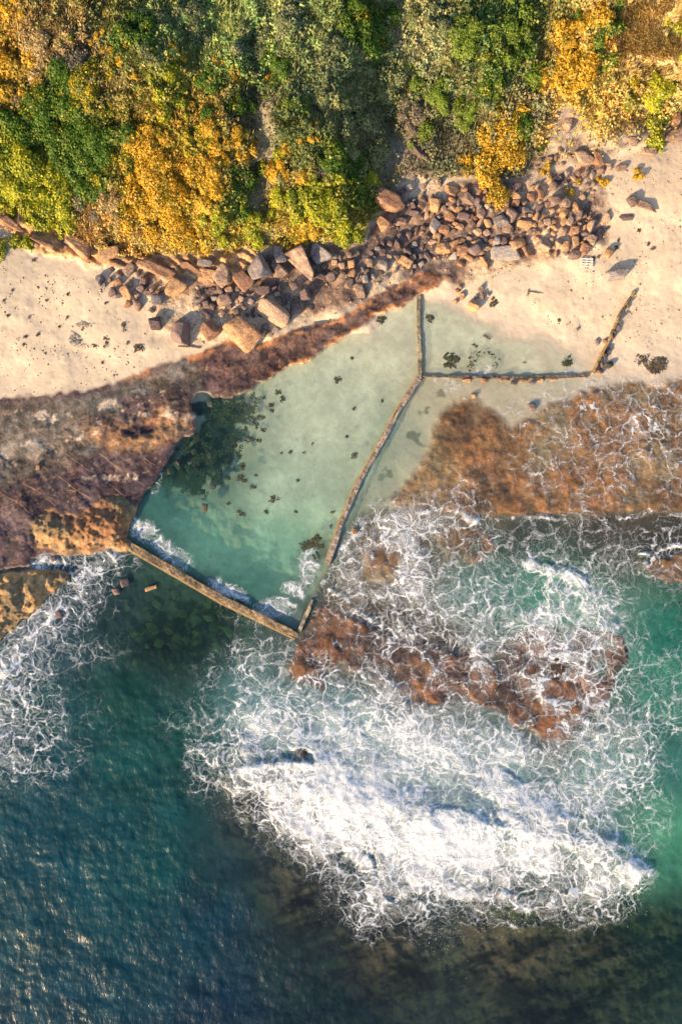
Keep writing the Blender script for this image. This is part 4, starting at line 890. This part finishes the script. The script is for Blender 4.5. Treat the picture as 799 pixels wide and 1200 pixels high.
weed_clump(366, 641, 28, 24, 0, -.02, 'large black weed clump in the pool corner beside the long pale wall', None, name='weed_bed')
for x, y, a, b_, r_, lb in [(503, 373, 8, 8, 20, 'dark weed scrap right next to the divider wall in the upper pool'), (664, 423, 10, 12, 0, 'dark heart shaped weed patch in the upper pool near the groyne'), (570, 395, 10, 4, -40, 'thin dark strand of weed in the middle of the upper pool'), (528, 422, 16, 15, 0, 'dim green weed patch under water at the lower left of the upper pool'), (556, 405, 6, 4, -30, 'tiny weed scrap left of the thin dark strand'), (579, 356, 7, 5, 30, 'black weed bits by the lone rusty boulder'), (614, 425, 4, 2, 0, 'tiny brown weed speck above the thin wall')]:
    weed_clump(x, y, a*1.1, b_*1.1, r_, max(hz1(x, y)+.05, .0), lb, None)
# ring of weed round the foam pocket
for i in range(12):
    a = R(-20+i*20); weed_clump(567+15*math.cos(a), 426-13*math.sin(a), 11, 8, i*30+90, -.07, 'weed tuft at '+['four', 'three', 'two', 'one', 'twelve', 'eleven', 'ten', 'nine', 'eight', 'half past seven', 'seven', 'half past six'][i]+' o\'clock of the ring above the thin wall', 'ring of weed tufts')
for x, y, a, b_, lb in [(755, 424, 24, 9, 'middle'), (768, 430, 22, 14, 'lowest and largest'), (752, 418, 20, 6, 'uppermost thin'), (775, 424, 14, 10, 'rightmost small')]:
    weed_clump(x, y, a, b_, 0, max(hz1(x, y), 0)+.04, lb+' brown weed bed in the shallows at the right below the beach', 'weed beds at the right shore', drym, name='weed_bed')
for x, y in [(15, 340), (55, 352), (10, 370), (40, 305), (35, 372), (79, 372), (70, 383), (30, 395), (45, 392), (97, 385), (120, 425), (80, 345), (125, 355), (5, 352), (28, 404), (112, 405), (150, 402)]:
    weed_clump(x, y, random.uniform(3, 5.5), random.uniform(2.5, 4), random.uniform(0, 90), hz1(x, y)+.02, near_label(x, y, 'small dark scrap of dried weed', [(125, 400, 'the black weed streak'), (88, 396, 'the grey weed band'), (40, 340, 'the open left beach sand'), (110, 330, 'the broken stones of the left beach'), (20, 400, 'the left edge of the sand')]), 'weed scraps on the left beach', drym, name='weed_scrap')
for x, y in [(748, 270), (759, 286), (765, 291), (724, 282), (712, 267), (722, 290), (701, 301), (695, 303), (655, 375), (687, 313), (577, 350), (580, 353), (575, 357)]:
    weed_clump(x, y, random.uniform(4, 6), random.uniform(3, 4.5), random.uniform(0, 90), hz1(x, y)+.02, near_label(x, y, 'small dark scrap of dried weed', [(752, 241, 'the long reddish ridge'), (713, 297, 'the rust brown wedge'), (687, 308, 'the white pallet'), (722, 322, 'the long grey purple boulder'), (553, 358, 'the lone rusty boulder'), (676, 386, 'the stubby stump')]), 'weed scraps on the right beach', drym, name='weed_scrap')
for x, y, a, b_, lb in [(125, 400, 6, 15, 'black weed streak in the middle of the left beach'), (145, 384, 6, 12, 'dark brown weed streak above and right of the black one on the left beach'), (162, 407, 14, 9, 'loose ring of dark weed nearest the shelf on the left beach'), (100, 380, 24, 7, 'pale grey dry weed band at the top of the left beach litter'), (88, 396, 12, 22, 'grey dry weed band at the left of the beach litter'), (108, 405, 28, 5, 'long curved weed band along the bottom of the beach litter')]:
    weed_clump(x, y, a, b_, 0, hz1(x, y)+.02, lb, None, mat_plain('grey_dry_weed', (.26, .24, .21), .9, .4, 5., .05) if 'grey' in lb else drym, name='weed_wrack')
driftm = mat_plain('driftwood', (.30, .24, .17), .85, .35, 6., .05)
def stick(x, y, ln, wd, rot, label):
    z = hz1(x, y); n = 9; co = []; fc = []
    for i in range(n+1):
        t_ = i/n-.5; rr = wd*S/2*(1-.5*abs(t_)*1.6)*(1+.25*math.sin(i*2.3+x))
        for k_ in range(7):
            a = k_*6.283/7; co.append((t_*ln*S, .12*wd*S*math.sin(i*1.1+x)+rr*math.cos(a), rr*math.sin(a)))
    for i in range(n):
        for k_ in range(7): fc.append((i*7+k_, i*7+(k_+1) % 7, (i+1)*7+(k_+1) % 7, (i+1)*7+k_))
    fc += [tuple(range(7)), tuple(n*7+k_ for k_ in range(7))]
    me = bpy.data.meshes.new('driftwood'); me.from_pydata(co, [], fc); me.materials.append(driftm)
    for p_ in me.polygons: p_.use_smooth = True
    o = bpy.data.objects.new('driftwood', me); link(o); o.location = P3(x, y, z+wd*S*.3); o.rotation_euler = (0, 0, R(rot)); tag(o, label, 'driftwood')
stick(222, 407, 26, 2.4, -3, 'long straight driftwood pole on sand above the rock shelf')
stick(618, 343, 8, 2, 80, 'short upright driftwood stick in sand at the edge of the upper pool')
stick(627, 343, 17, 1.8, -5, 'pale driftwood branch lying right of the short stick')
stick(676, 386, 5, 3, 60, 'stubby sunlit stump of wood on the wet sand left of the groyne')
# slatted pallet
wp = mat_plain('white_paint', (.78, .74, .66), .6, .08, 5., .01)
z = hz1(687, 308); p = P3(687, 308, z+.1)
pal = empty('pallet', p, 'white slatted pallet lying flat on the sand below the rubble', 'pallet', rz=R(-2))
for i in range(4): box_part('slat', (1.12, .1, .035), (0, -.34+i*.227, .09), (0, 0, 0), wp, pal, .006)
for i in range(3): box_part('bearer', (.09, .86, .12), (-.5+i*.5, 0, .01), (0, 0, 0), wp, pal, .006)

# ================================================================ plants on the hillside
def leaves(name, cen, nrm, size, colr, label=None, cat=None, group=None, kind=None, parent=None, long=1.5, sub=None):
    """one small pointed leaf per centre: cen (n,3) local, nrm (n,3), size (n,), colr (n,3)"""
    n = len(cen); g = np.random.default_rng(n)
    t_ = g.normal(size=(n, 3)); t_ -= nrm*(t_*nrm).sum(1)[:, None]; t_ /= np.linalg.norm(t_, axis=1)[:, None]+1e-6
    b_ = np.cross(nrm, t_); s_ = size[:, None]
    co = np.stack([cen-t_*s_*.5*long, cen+b_*s_*.5+nrm*s_*.12, cen+t_*s_*.5*long, cen-b_*s_*.5+nrm*s_*.12], 1).reshape(-1, 3)
    fc = np.arange(n*4).reshape(-1, 4)
    o = mesh_np(name, co, fc, ML, False, {'col': np.repeat(colr, 4, 0)}, parent)
    if label: tag(o, label, cat, group)
    if kind: o['kind'] = kind
    return o
PAL = {'lime': [(.46, .44, .03), (.30, .34, .03), (.14, .20, .02), (.56, .48, .05)], 'dark': [(.08, .16, .02), (.13, .22, .025), (.05, .09, .015), (.44, .38, .03)],  # last dark tone: yellow sunlit flecks put into the leaf colour
       'green': [(.16, .24, .03), (.22, .30, .04), (.06, .10, .02), (.28, .31, .06)], 'gold': [(.58, .36, .03), (.68, .45, .06), (.38, .22, .02), (.20, .20, .02)],
       'olive': [(.20, .23, .09), (.28, .31, .14), (.12, .15, .06), (.36, .36, .20)], 'grey': [(.24, .20, .15), (.16, .14, .10), (.32, .26, .18), (.12, .13, .06)],
       'straw': [(.45, .34, .15), (.34, .25, .11), (.52, .40, .20), (.24, .17, .08)], 'mixed': [(.50, .38, .03), (.08, .14, .02), (.16, .18, .03), (.58, .38, .03)]}
barkm = mat_plain('bark', (.16, .12, .085), .9, .3, 6., .03)
def shrub(px, py, r, kind, label, group=None, name='shrub', hgt=None, cat='shrub'):
    g = np.random.default_rng(int(px*13+py*7)); R_ = r*S; H_ = hgt or max(.4, R_*.5)
    zb = hz1(px, py); p = P3(px, py, zb)
    root = empty(name, p, label, cat, group)
    n = int(min(18000, 3200*R_*R_+260))
    # crown of several uneven clumps
    m = max(4, int(R_*6)); cx = g.normal(size=(m, 2))*R_*.5; cr = g.uniform(.18, .42, m)*R_; ch = H_*.8*g.uniform(.35, 1., m)*np.exp(-(cx**2).sum(1)/(R_*1.15)**2)
    w_ = g.integers(0, m, n); d = g.normal(size=(n, 3)); d[:, 2] = np.abs(d[:, 2])*.9-.15; d /= np.linalg.norm(d, axis=1)[:, None]
    rad = g.uniform(.55, 1.12, n)*(1+.32*fbm(d[:, 0]*20+w_*9, d[:, 1]*20+d[:, 2]*13, 8, 2, 3))
    cen = np.stack([cx[w_, 0]+d[:, 0]*cr[w_]*rad, cx[w_, 1]+d[:, 1]*cr[w_]*rad, ch[w_]*.75+d[:, 2]*cr[w_]*rad*.8], 1)
    # sit on the slope
    inv = S*(HC-zb)/HC
    us_ = px+cen[:, 0]/inv; vs_ = py-cen[:, 1]/inv; cen[:, 2] += terrain(us_, vs_)-zb
    nr = d+g.normal(size=(n, 3))*.45+np.array([-.12, -.12, .3]); nr /= np.linalg.norm(nr, axis=1)[:, None]
    sz = g.uniform(.05, .17, n)*(1.15 if kind in ('lime', 'gold') else 1.)*(1 if R_ > 1 else .7)
    pl = np.array(PAL[kind]); q = fbm(us_, vs_, 11, 3, 7)*1.6+g.normal(size=n)*.8+w_ % 3*.35+.95
    colr = pl[np.clip(q.astype(int), 0, 3)]*g.uniform(.75, 1.2, (n, 1))
    leaves('foliage', cen, nr, sz, colr, parent=root)
    # stems fanning out under the crown
    bm = bmesh.new()
    for i in range(min(m, 9)):
        a = Vector((0, 0, -.1)); b = Vector((cx[i, 0], cx[i, 1], ch[i]*.8+.05+float(terrain(np.array([px+cx[i, 0]/inv]), np.array([py-cx[i, 1]/inv]))[0])-zb)); v = b-a
        mt = Matrix.Translation((a+b)/2) @ v.to_track_quat('Z', 'Y').to_matrix().to_4x4()
        bmesh.ops.create_cone(bm, cap_ends=True, segments=5, radius1=.05*max(.5, R_*.6), radius2=.02, depth=v.length, matrix=mt)
    me = bpy.data.meshes.new('stems'); bm.to_mesh(me); bm.free(); me.materials.append(barkm)
    link(bpy.data.objects.new('stems', me), root)
    return root
SH = [
 (28, 205, 38, 'lime', 'big lime green shrub at the left edge of the hillside'), (58, 238, 32, 'lime', 'broad yellow green shrub just above the left ledge'), (12, 226, 20, 'lime', 'yellow green shrub in the lower left corner of the hillside'),
 (14, 160, 24, 'dark', 'dark green shrub at the left edge above the big lime shrub'), (60, 130, 34, 'dark', 'deep green leafy shrub with yellow flecks in the upper left thicket'), (112, 168, 34, 'dark', 'darkest shrub, almost black green, in the middle of the left thicket'),
 (98, 205, 28, 'dark', 'glossy green shrub between the big lime shrub and the golden slope'), (80, 172, 24, 'dark', 'green shrub left of the darkest shrub'), (140, 200, 20, 'mixed', 'green and gold shrub where the thicket meets the golden slope'),
 (104, 112, 26, 'mixed', 'mixed green and gold shrub above the darkest shrub'), (88, 72, 22, 'grey', 'dry grey brown twiggy shrub in the upper left'), (50, 62, 24, 'straw', 'straw coloured dry shrub near the upper left corner'), (18, 88, 24, 'gold', 'golden shrub on the left edge below the corner'), (14, 20, 20, 'gold', 'golden shrub in the top left corner'),
 (78, 52, 10, 'lime', 'small lime shrub among the dry upper left twigs'), (30, 118, 14, 'straw', 'pale dry shrub above the dark left edge shrub'),
 (196, 98, 20, 'lime', 'bright lime shrub at the top of the golden slope'), (204, 124, 18, 'lime', 'lime shrub just below the bright one at the top of the golden slope'), (184, 88, 12, 'green', 'green shrub left of the bright lime one'),
 (235, 165, 20, 'mixed', 'green gold shrub right of the golden slope'), (262, 160, 20, 'gold', 'golden shrub on the right shoulder of the golden slope'), (291, 168, 12, 'gold', 'small golden shrub at the left lip of the sandy track'), (250, 196, 22, 'gold', 'orange gold shrub under the right shoulder'),
 (243, 226, 20, 'gold', 'amber shrub low on the golden slope'), (284, 214, 24, 'dark', 'dark green shrub left of the lower track'), (298, 262, 18, 'lime', 'lime shrub right above the grey topped boulder'), (252, 262, 18, 'lime', 'lime shrub with dark heart low beside the dry grass'), (272, 238, 16, 'green', 'green shrub between two lime ones low on the left of the track'),
 (182, 205, 34, 'gold', 'wide rust gold shrub in the heart of the golden slope'), (200, 245, 28, 'gold', 'orange dry shrub near the foot of the golden slope'), (166, 245, 26, 'gold', 'golden brown shrub at the foot of the slope above the ledge'), (170, 175, 24, 'gold', 'golden shrub at the top left of the golden slope'), (132, 235, 20, 'straw', 'pinkish straw shrub left of the foot of the golden slope'), (222, 275, 18, 'gold', 'low gold shrub above the ledge blocks'), (104, 240, 20, 'grey', 'grey brown bare shrub between lime and straw shrubs above the ledge'),
 (334, 190, 18, 'gold', 'orange gold shrub at the right lip of the sandy track'), (343, 222, 24, 'lime', 'yellow green shrub right of the sandy track'), (375, 236, 28, 'lime', 'large lime shrub above the tallest boulder'), (358, 264, 20, 'gold', 'golden shrub drooping over the tallest boulder'), (400, 270, 18, 'lime', 'lime shrub above the narrow strip of dark stones'),
 (394, 184, 24, 'dark', 'dark green shrub on the shaded bank right of the track'), (410, 208, 22, 'dark', 'deep green shrub just below the shaded bank shrub'), (434, 205, 14, 'lime', 'small lime shrub left of the golden outcrop boulder'), (372, 200, 16, 'grey', 'grey leafless shrub behind the large lime one'), (425, 235, 14, 'dark', 'small dark shrub beside the golden outcrop boulder'),
 (346, 126, 15, 'green', 'fresh green shrub on its own beside the top of the track'), (430, 36, 28, 'dark', 'dark green shrub at the upper middle'), (452, 92, 26, 'olive', 'olive shrub in the shaded middle of the hillside'), (488, 96, 16, 'green', 'light green shrub in the shaded middle'), (482, 122, 20, 'grey', 'purple grey twiggy shrub in the shaded middle'),
 (518, 116, 18, 'green', 'green shrub left of the orange bush top'), (495, 150, 16, 'green', 'small green shrub above the purple grey outcrop'), (553, 132, 20, 'green', 'light green shrub directly behind the orange bush'), (572, 96, 24, 'dark', 'dark shrub in the hollow above the orange bush'), (608, 150, 20, 'dark', 'shaded upper right back of the orange bush, dark by its leaf colour'), (624, 172, 12, 'dark', 'shaded right flank of the orange bush, dark by its leaf colour'),
 (582, 182, 36, 'gold', 'big orange bush hanging over the rubble slope, sunlight put into its leaf colour'), (548, 190, 14, 'gold', 'small orange bush at the left foot of the big orange one'),  # big bush: sunlit side coloured orange, shaded back is the dark pair above
 (548, 44, 28, 'green', 'broad green shrub at the upper right of centre'), (612, 40, 30, 'green', 'broad green shrub left of the yellow bush'), (622, 72, 18, 'dark', 'dark green shrub below the broad green one left of the yellow bush'), (680, 58, 32, 'gold', 'tall yellow flowered bush in the upper right'), (668, 92, 20, 'gold', 'yellow bush lower part beside the gold grass streak'), (706, 34, 20, 'green', 'green shrub between the yellow bush and the golden grass field'), (712, 68, 14, 'green', 'small green shrub right of the yellow bush'),
 (764, 118, 26, 'lime', 'yellow green bush at the foot of the golden grass field'), (742, 108, 16, 'mixed', 'small mixed bush left of the yellow green one'), (768, 148, 15, 'lime', 'low yellow bush above the pink stones at the right'), (796, 40, 14, 'lime', 'small yellow green bush on the right edge in the grass field'),
 (640, 100, 16, 'gold', 'orange gold bush at the left of the gold grass streak'), (232, 30, 24, 'olive', 'olive shrub near the top left of centre'), (292, 52, 26, 'olive', 'olive shrub near the top beyond the tufts'), (340, 28, 24, 'olive', 'pale olive shrub at the top of the photo above the track'), (384, 66, 24, 'olive', 'dull olive shrub above and right of the fresh green one'), (322, 84, 20, 'dark', 'dark shrub at the head of the sandy track'), (262, 120, 22, 'dark', 'dark green shrub between the gold tufts and the lime pair'), (240, 95, 16, 'dark', 'dark shrub among the round gold tufts'), (505, 25, 24, 'olive', 'pale olive shrub at the top right of centre'), (420, 135, 24, 'olive', 'shaded olive shrub left of the purple grey twigs'),
 (372, 112, 20, 'olive', 'shaded olive shrub right of the fresh green one'), (160, 40, 24, 'dark', 'dark green shrub at the top between two gold tufts'), (185, 60, 18, 'olive', 'olive shrub above the bright lime one'), (125, 130, 16, 'mixed', 'small gold flecked shrub right of the deep green one'),
]
for a in SH: shrub(*a)
TU = [(110, 19, 9), (126, 18, 7), (118, 44, 10), (122, 62, 8), (142, 70, 10), (128, 78, 9), (154, 88, 8), (206, 60, 9), (251, 66, 7), (250, 76, 6), (268, 76, 7), (278, 82, 6), (279, 92, 8), (281, 102, 6), (315, 96, 8), (220, 108, 7), (224, 122, 7), (230, 134, 6), (361, 160, 8), (374, 154, 5), (372, 144, 4), (296, 165, 6), (336, 178, 8), (330, 198, 8), (640, 205, 6), (668, 224, 9), (705, 215, 10), (748, 205, 7), (642, 195, 7)]
TM = [(268, 88, 'the bare patch in mid left'), (196, 98, 'the bright lime shrub'), (306, 110, 'the head of the track'), (120, 60, 'the dry grey twigs'), (235, 165, 'the green gold shrub'), (375, 236, 'the large lime shrub'), (394, 184, 'the shaded dark shrub'), (683, 188, 'the wide pinkish boulder'), (648, 218, 'the lone pink boulder'), (740, 236, 'the reddish ridge'), (160, 40, 'the dark top shrub')]
for i, (x, y, r_) in enumerate(TU):
    sd_ = 'on the left hillside' if x < 180 else 'above the track' if x < 320 and y < 110 else 'by the golden slope' if x < 320 else 'by the track' if x < 400 else 'on the scree'
    shrub(x, y, r_*1.05, 'gold', near_label(x, y, 'round gold tuft', TM), 'gold tufts '+sd_, name='grass_tuft', hgt=.55, cat='tuft')
# scrub between the shrubs and grass: nobody could count it
VEG = [(20,180,.17,.21,.03),(60,240,.34,.30,.04),(15,250,.34,.28,.04),(60,120,.06,.12,.03),(110,165,.05,.09,.02),(100,210,.08,.15,.03),(85,75,.26,.20,.13),(40,50,.30,.22,.09),(10,60,.38,.24,.04),(10,110,.30,.22,.05),(140,60,.12,.14,.04),(130,100,.22,.18,.07),(180,160,.36,.24,.03),(190,220,.42,.27,.03),(220,260,.42,.29,.05),(150,270,.40,.27,.09),(110,260,.36,.24,.10),(160,130,.20,.17,.04),(230,150,.28,.20,.04),(250,220,.28,.21,.04),(280,240,.16,.17,.04),(300,280,.34,.27,.06),
 (200,30,.19,.24,.09),(260,40,.26,.33,.12),(320,20,.28,.34,.14),(300,70,.2,.27,.08),(300,130,.12,.11,.06),(308,200,.16,.14,.08),(340,160,.09,.12,.04),(370,60,.22,.26,.11),(400,100,.18,.21,.10),(420,20,.16,.21,.07),(470,40,.30,.30,.17),(500,60,.28,.29,.17),(460,100,.15,.18,.07),(500,120,.17,.18,.10),(440,160,.16,.17,.09),(480,170,.14,.13,.09),(520,160,.12,.12,.08),(540,80,.16,.19,.08),(590,70,.10,.15,.05),(630,130,.22,.20,.12),(620,190,.14,.13,.09),(590,20,.08,.15,.04),(660,130,.50,.33,.08),(690,120,.50,.34,.09),(655,170,.50,.34,.10),(720,60,.42,.30,.10),(750,40,.50,.36,.15),(780,80,.50,.36,.15),(760,10,.48,.34,.14),(730,90,.40,.30,.10),(720,140,.44,.31,.12),(375,250,.36,.30,.05),(400,230,.18,.19,.04),(400,285,.38,.30,.06),(350,280,.38,.28,.06),(0,-200,.2,.2,.08),(400,-200,.16,.2,.08),(800,-200,.4,.3,.12)]
VM = shep(VEG, 1.8, 2)
def scatter(n, mask, seed):
    g = np.random.default_rng(seed); u = g.uniform(-150, 950, n); v = g.uniform(-180, 305, n)
    m = mask(u, v, g); return u[m], v[m], g
def inhill(u, v): return look(sd['hill'], u+5*fbm(u, v, 16, 3, 5), v+5*fbm(u, v, 16, 3, 6))
def dens(u, v, g):
    d = sm(-4, 8, inhill(u, v)); bare = sm(26, 6, np.abs(u-308+6*fbm(u, v, 30, 2, 3)))*sm(95, 125, v)*sm(270, 240, v)*.85
    bare = np.maximum(bare, sm(-2, 20, look(sd['scree'], u, v))*.93); bare = np.maximum(bare, sm(46, 20, np.hypot(u-470, (v-200)*.8))*.75)
    return g.random(len(u)) < d*(1-bare)*(.55+.7*sm(-.3, .5, fbm(u, v, 18, 3, 8)))
# leafy ground cover
u, v, g = scatter(330000, lambda u, v, g: dens(u, v, g) & (look(sd['gg'], u, v) < 5), 3)
z = terrain(u, v); h_ = np.clip(.4+.8*fbm(u, v, 10, 3, 2), 0, 1)*g.uniform(.1, 1, len(u))*.95; z = z+h_
k = S*(HC-z)/HC; cen = np.stack([(u-399.5)*k, (600-v)*k, z], 1)
nr = g.normal(size=(len(u), 3))*.6+np.array([-.15, -.15, .8]); nr /= np.linalg.norm(nr, axis=1)[:, None]
cc = look(VM, u+10*fbm(u, v, 25, 3, 3), v+10*fbm(u, v, 25, 3, 4))
var = np.array([(1.25, 1.1, .9), (.9, 1.05, .9), (.6, .8, .7), (1.5, 1.3, 1.4)])[np.clip((fbm(u, v, 9, 3, 6)*1.5+g.normal(size=len(u))*.6+1.4).astype(int), 0, 3)]
leaves('ground_cover', cen, nr, g.uniform(.10, .22, len(u)), np.clip(cc*var*1.5, .01, .8), 'low mixed scrub and ground cover spread between the shrubs of the hillside', 'scrub', kind='stuff')
# grass blades
def blades(name, u, v, g, cc, ln, label, wid=.035):
    n = len(u); z = terrain(u, v); k = S*(HC-z)/HC; b = np.stack([(u-399.5)*k, (600-v)*k, z], 1)
    an = g.uniform(0, 6.28, n)*.55+2.2*fbm(u, v, 30, 2, 4); l = ln*g.uniform(.6, 1.2, n)
    d = np.stack([np.cos(an)*.75, np.sin(an)*.75, g.uniform(.4, 1.1, n)], 1); q = np.stack([-np.sin(an), np.cos(an), 0*an], 1)
    tip = b+d*l[:, None]; midp = b+d*l[:, None]*.55+np.array([0, 0, .07])
    co = np.stack([b-q*wid, b+q*wid, midp+q*wid*.9, tip, midp-q*wid*.9], 1).reshape(-1, 3)
    o = mesh_np(name, co, np.arange(n*5).reshape(-1, 5), ML, False, {'col': np.repeat(cc, 5, 0)})
    tag(o, label, 'grass', kind='stuff')
u, v, g = scatter(260000, lambda u, v, g: dens(u, v, g), 5)
cc = look(VM, u, v)*np.array([1.6, 1.5, 1.4])*g.uniform(.7, 1.35, (len(u), 1))
blades('grass', u, v, g, np.clip(cc, .01, .7), .5, 'rough green and golden grass growing all over the hillside')
g = np.random.default_rng(6); u = g.uniform(690, 960, 150000); v = g.uniform(-180, 135, 150000)
m = (look(sd['gg'], u+5*fbm(u, v, 14, 3, 5), v) > -4) & (g.random(len(u)) < .3+.7*sm(-.1, .35, fbm(u*.7+v*.4, v-.3*u, 7, 2, 3))); u, v = u[m], v[m]
blades('dry_grass', u, v, g, np.array([.66, .48, .20])*g.uniform(.65, 1.25, (len(u), 1)), .42, 'field of golden dry grass in clumps at the top right corner')

# ================================================================ spray thrown off the breaking waves
g = np.random.default_rng(77); pts = []
for (x, y, sx, sy, n) in [(285, 912, 14, 8, 260), (335, 975, 9, 24, 260), (420, 1045, 30, 16, 300), (520, 1075, 26, 22, 420), (640, 1066, 50, 10, 420), (735, 1030, 12, 12, 200), (590, 1078, 16, 10, 160), (440, 930, 120, 16, 500), (30, 800, 26, 40, 300), (240, 850, 16, 22, 120), (645, 690, 40, 26, 260)]:
    pts.append(np.stack([g.normal(x, sx, n), g.normal(y, sy, n), g.gamma(1.5, .16, n)+.08], 1))
pts = np.vstack(pts); k = S*(HC-pts[:, 2])/HC
c0 = np.stack([(pts[:, 0]-399.5)*k, (600-pts[:, 1])*k, pts[:, 2]], 1); r_ = g.uniform(.012, .042, len(c0))
tet = np.array([[1, 0, -.5], [-.5, .87, -.5], [-.5, -.87, -.5], [0, 0, 1]]); tf = np.array([[0, 2, 1], [0, 1, 3], [1, 2, 3], [2, 0, 3]])
co = (c0[:, None]+tet[None]*r_[:, None, None]).reshape(-1, 3); fc = (tf[None]+4*np.arange(len(c0))[:, None, None]).reshape(-1, 3)
o = mesh_np('sea_spray', co, fc, mat_plain('spray_water', (.8, .82, .84), .5, .05, 4., .01), True)
tag(o, 'fine white spray flung up along the edges of the breaking surf', 'spray', kind='stuff')

g = np.random.default_rng(91); n = 9000; u = g.uniform(-20, 820, n); v = g.uniform(170, 470, n)
z = terrain(u, v)
m = (z > .12) & (look(sd['hill'], u, v) < -2) & (look(sd['shelf'], u, v) < -2) & (g.random(n) < .12+.9*sm(.1, .5, fbm(u, v*1.6, 40, 4, 9))+.7*(look(sd['rub'], u, v) > -6)+.5*(look(sd['scree'], u, v) > -10))
u, v, z = u[m], v[m], z[m]; k = S*(HC-z)/HC; c0 = np.stack([(u-399.5)*k, (600-v)*k, z], 1)
oct_ = np.array([[1, 0, 0], [0, 1, 0], [-1, 0, 0], [0, -1, 0], [0, 0, .7], [0, 0, -.5]]); of = np.array([[0, 1, 4], [1, 2, 4], [2, 3, 4], [3, 0, 4], [1, 0, 5], [2, 1, 5], [3, 2, 5], [0, 3, 5]])
r_ = g.gamma(2., .022, len(u))+.02; sc = g.uniform(.6, 1.4, (len(u), 1, 3))
co = (c0[:, None]+oct_[None]*r_[:, None, None]*sc).reshape(-1, 3); fc = (of[None]+6*np.arange(len(u))[:, None, None]).reshape(-1, 3)
o = mesh_np('pebbles', co, fc, MR['tan'], False)
tag(o, 'scattered pebbles and shell grit on the sand and among the rubble', 'pebbles', kind='stuff')
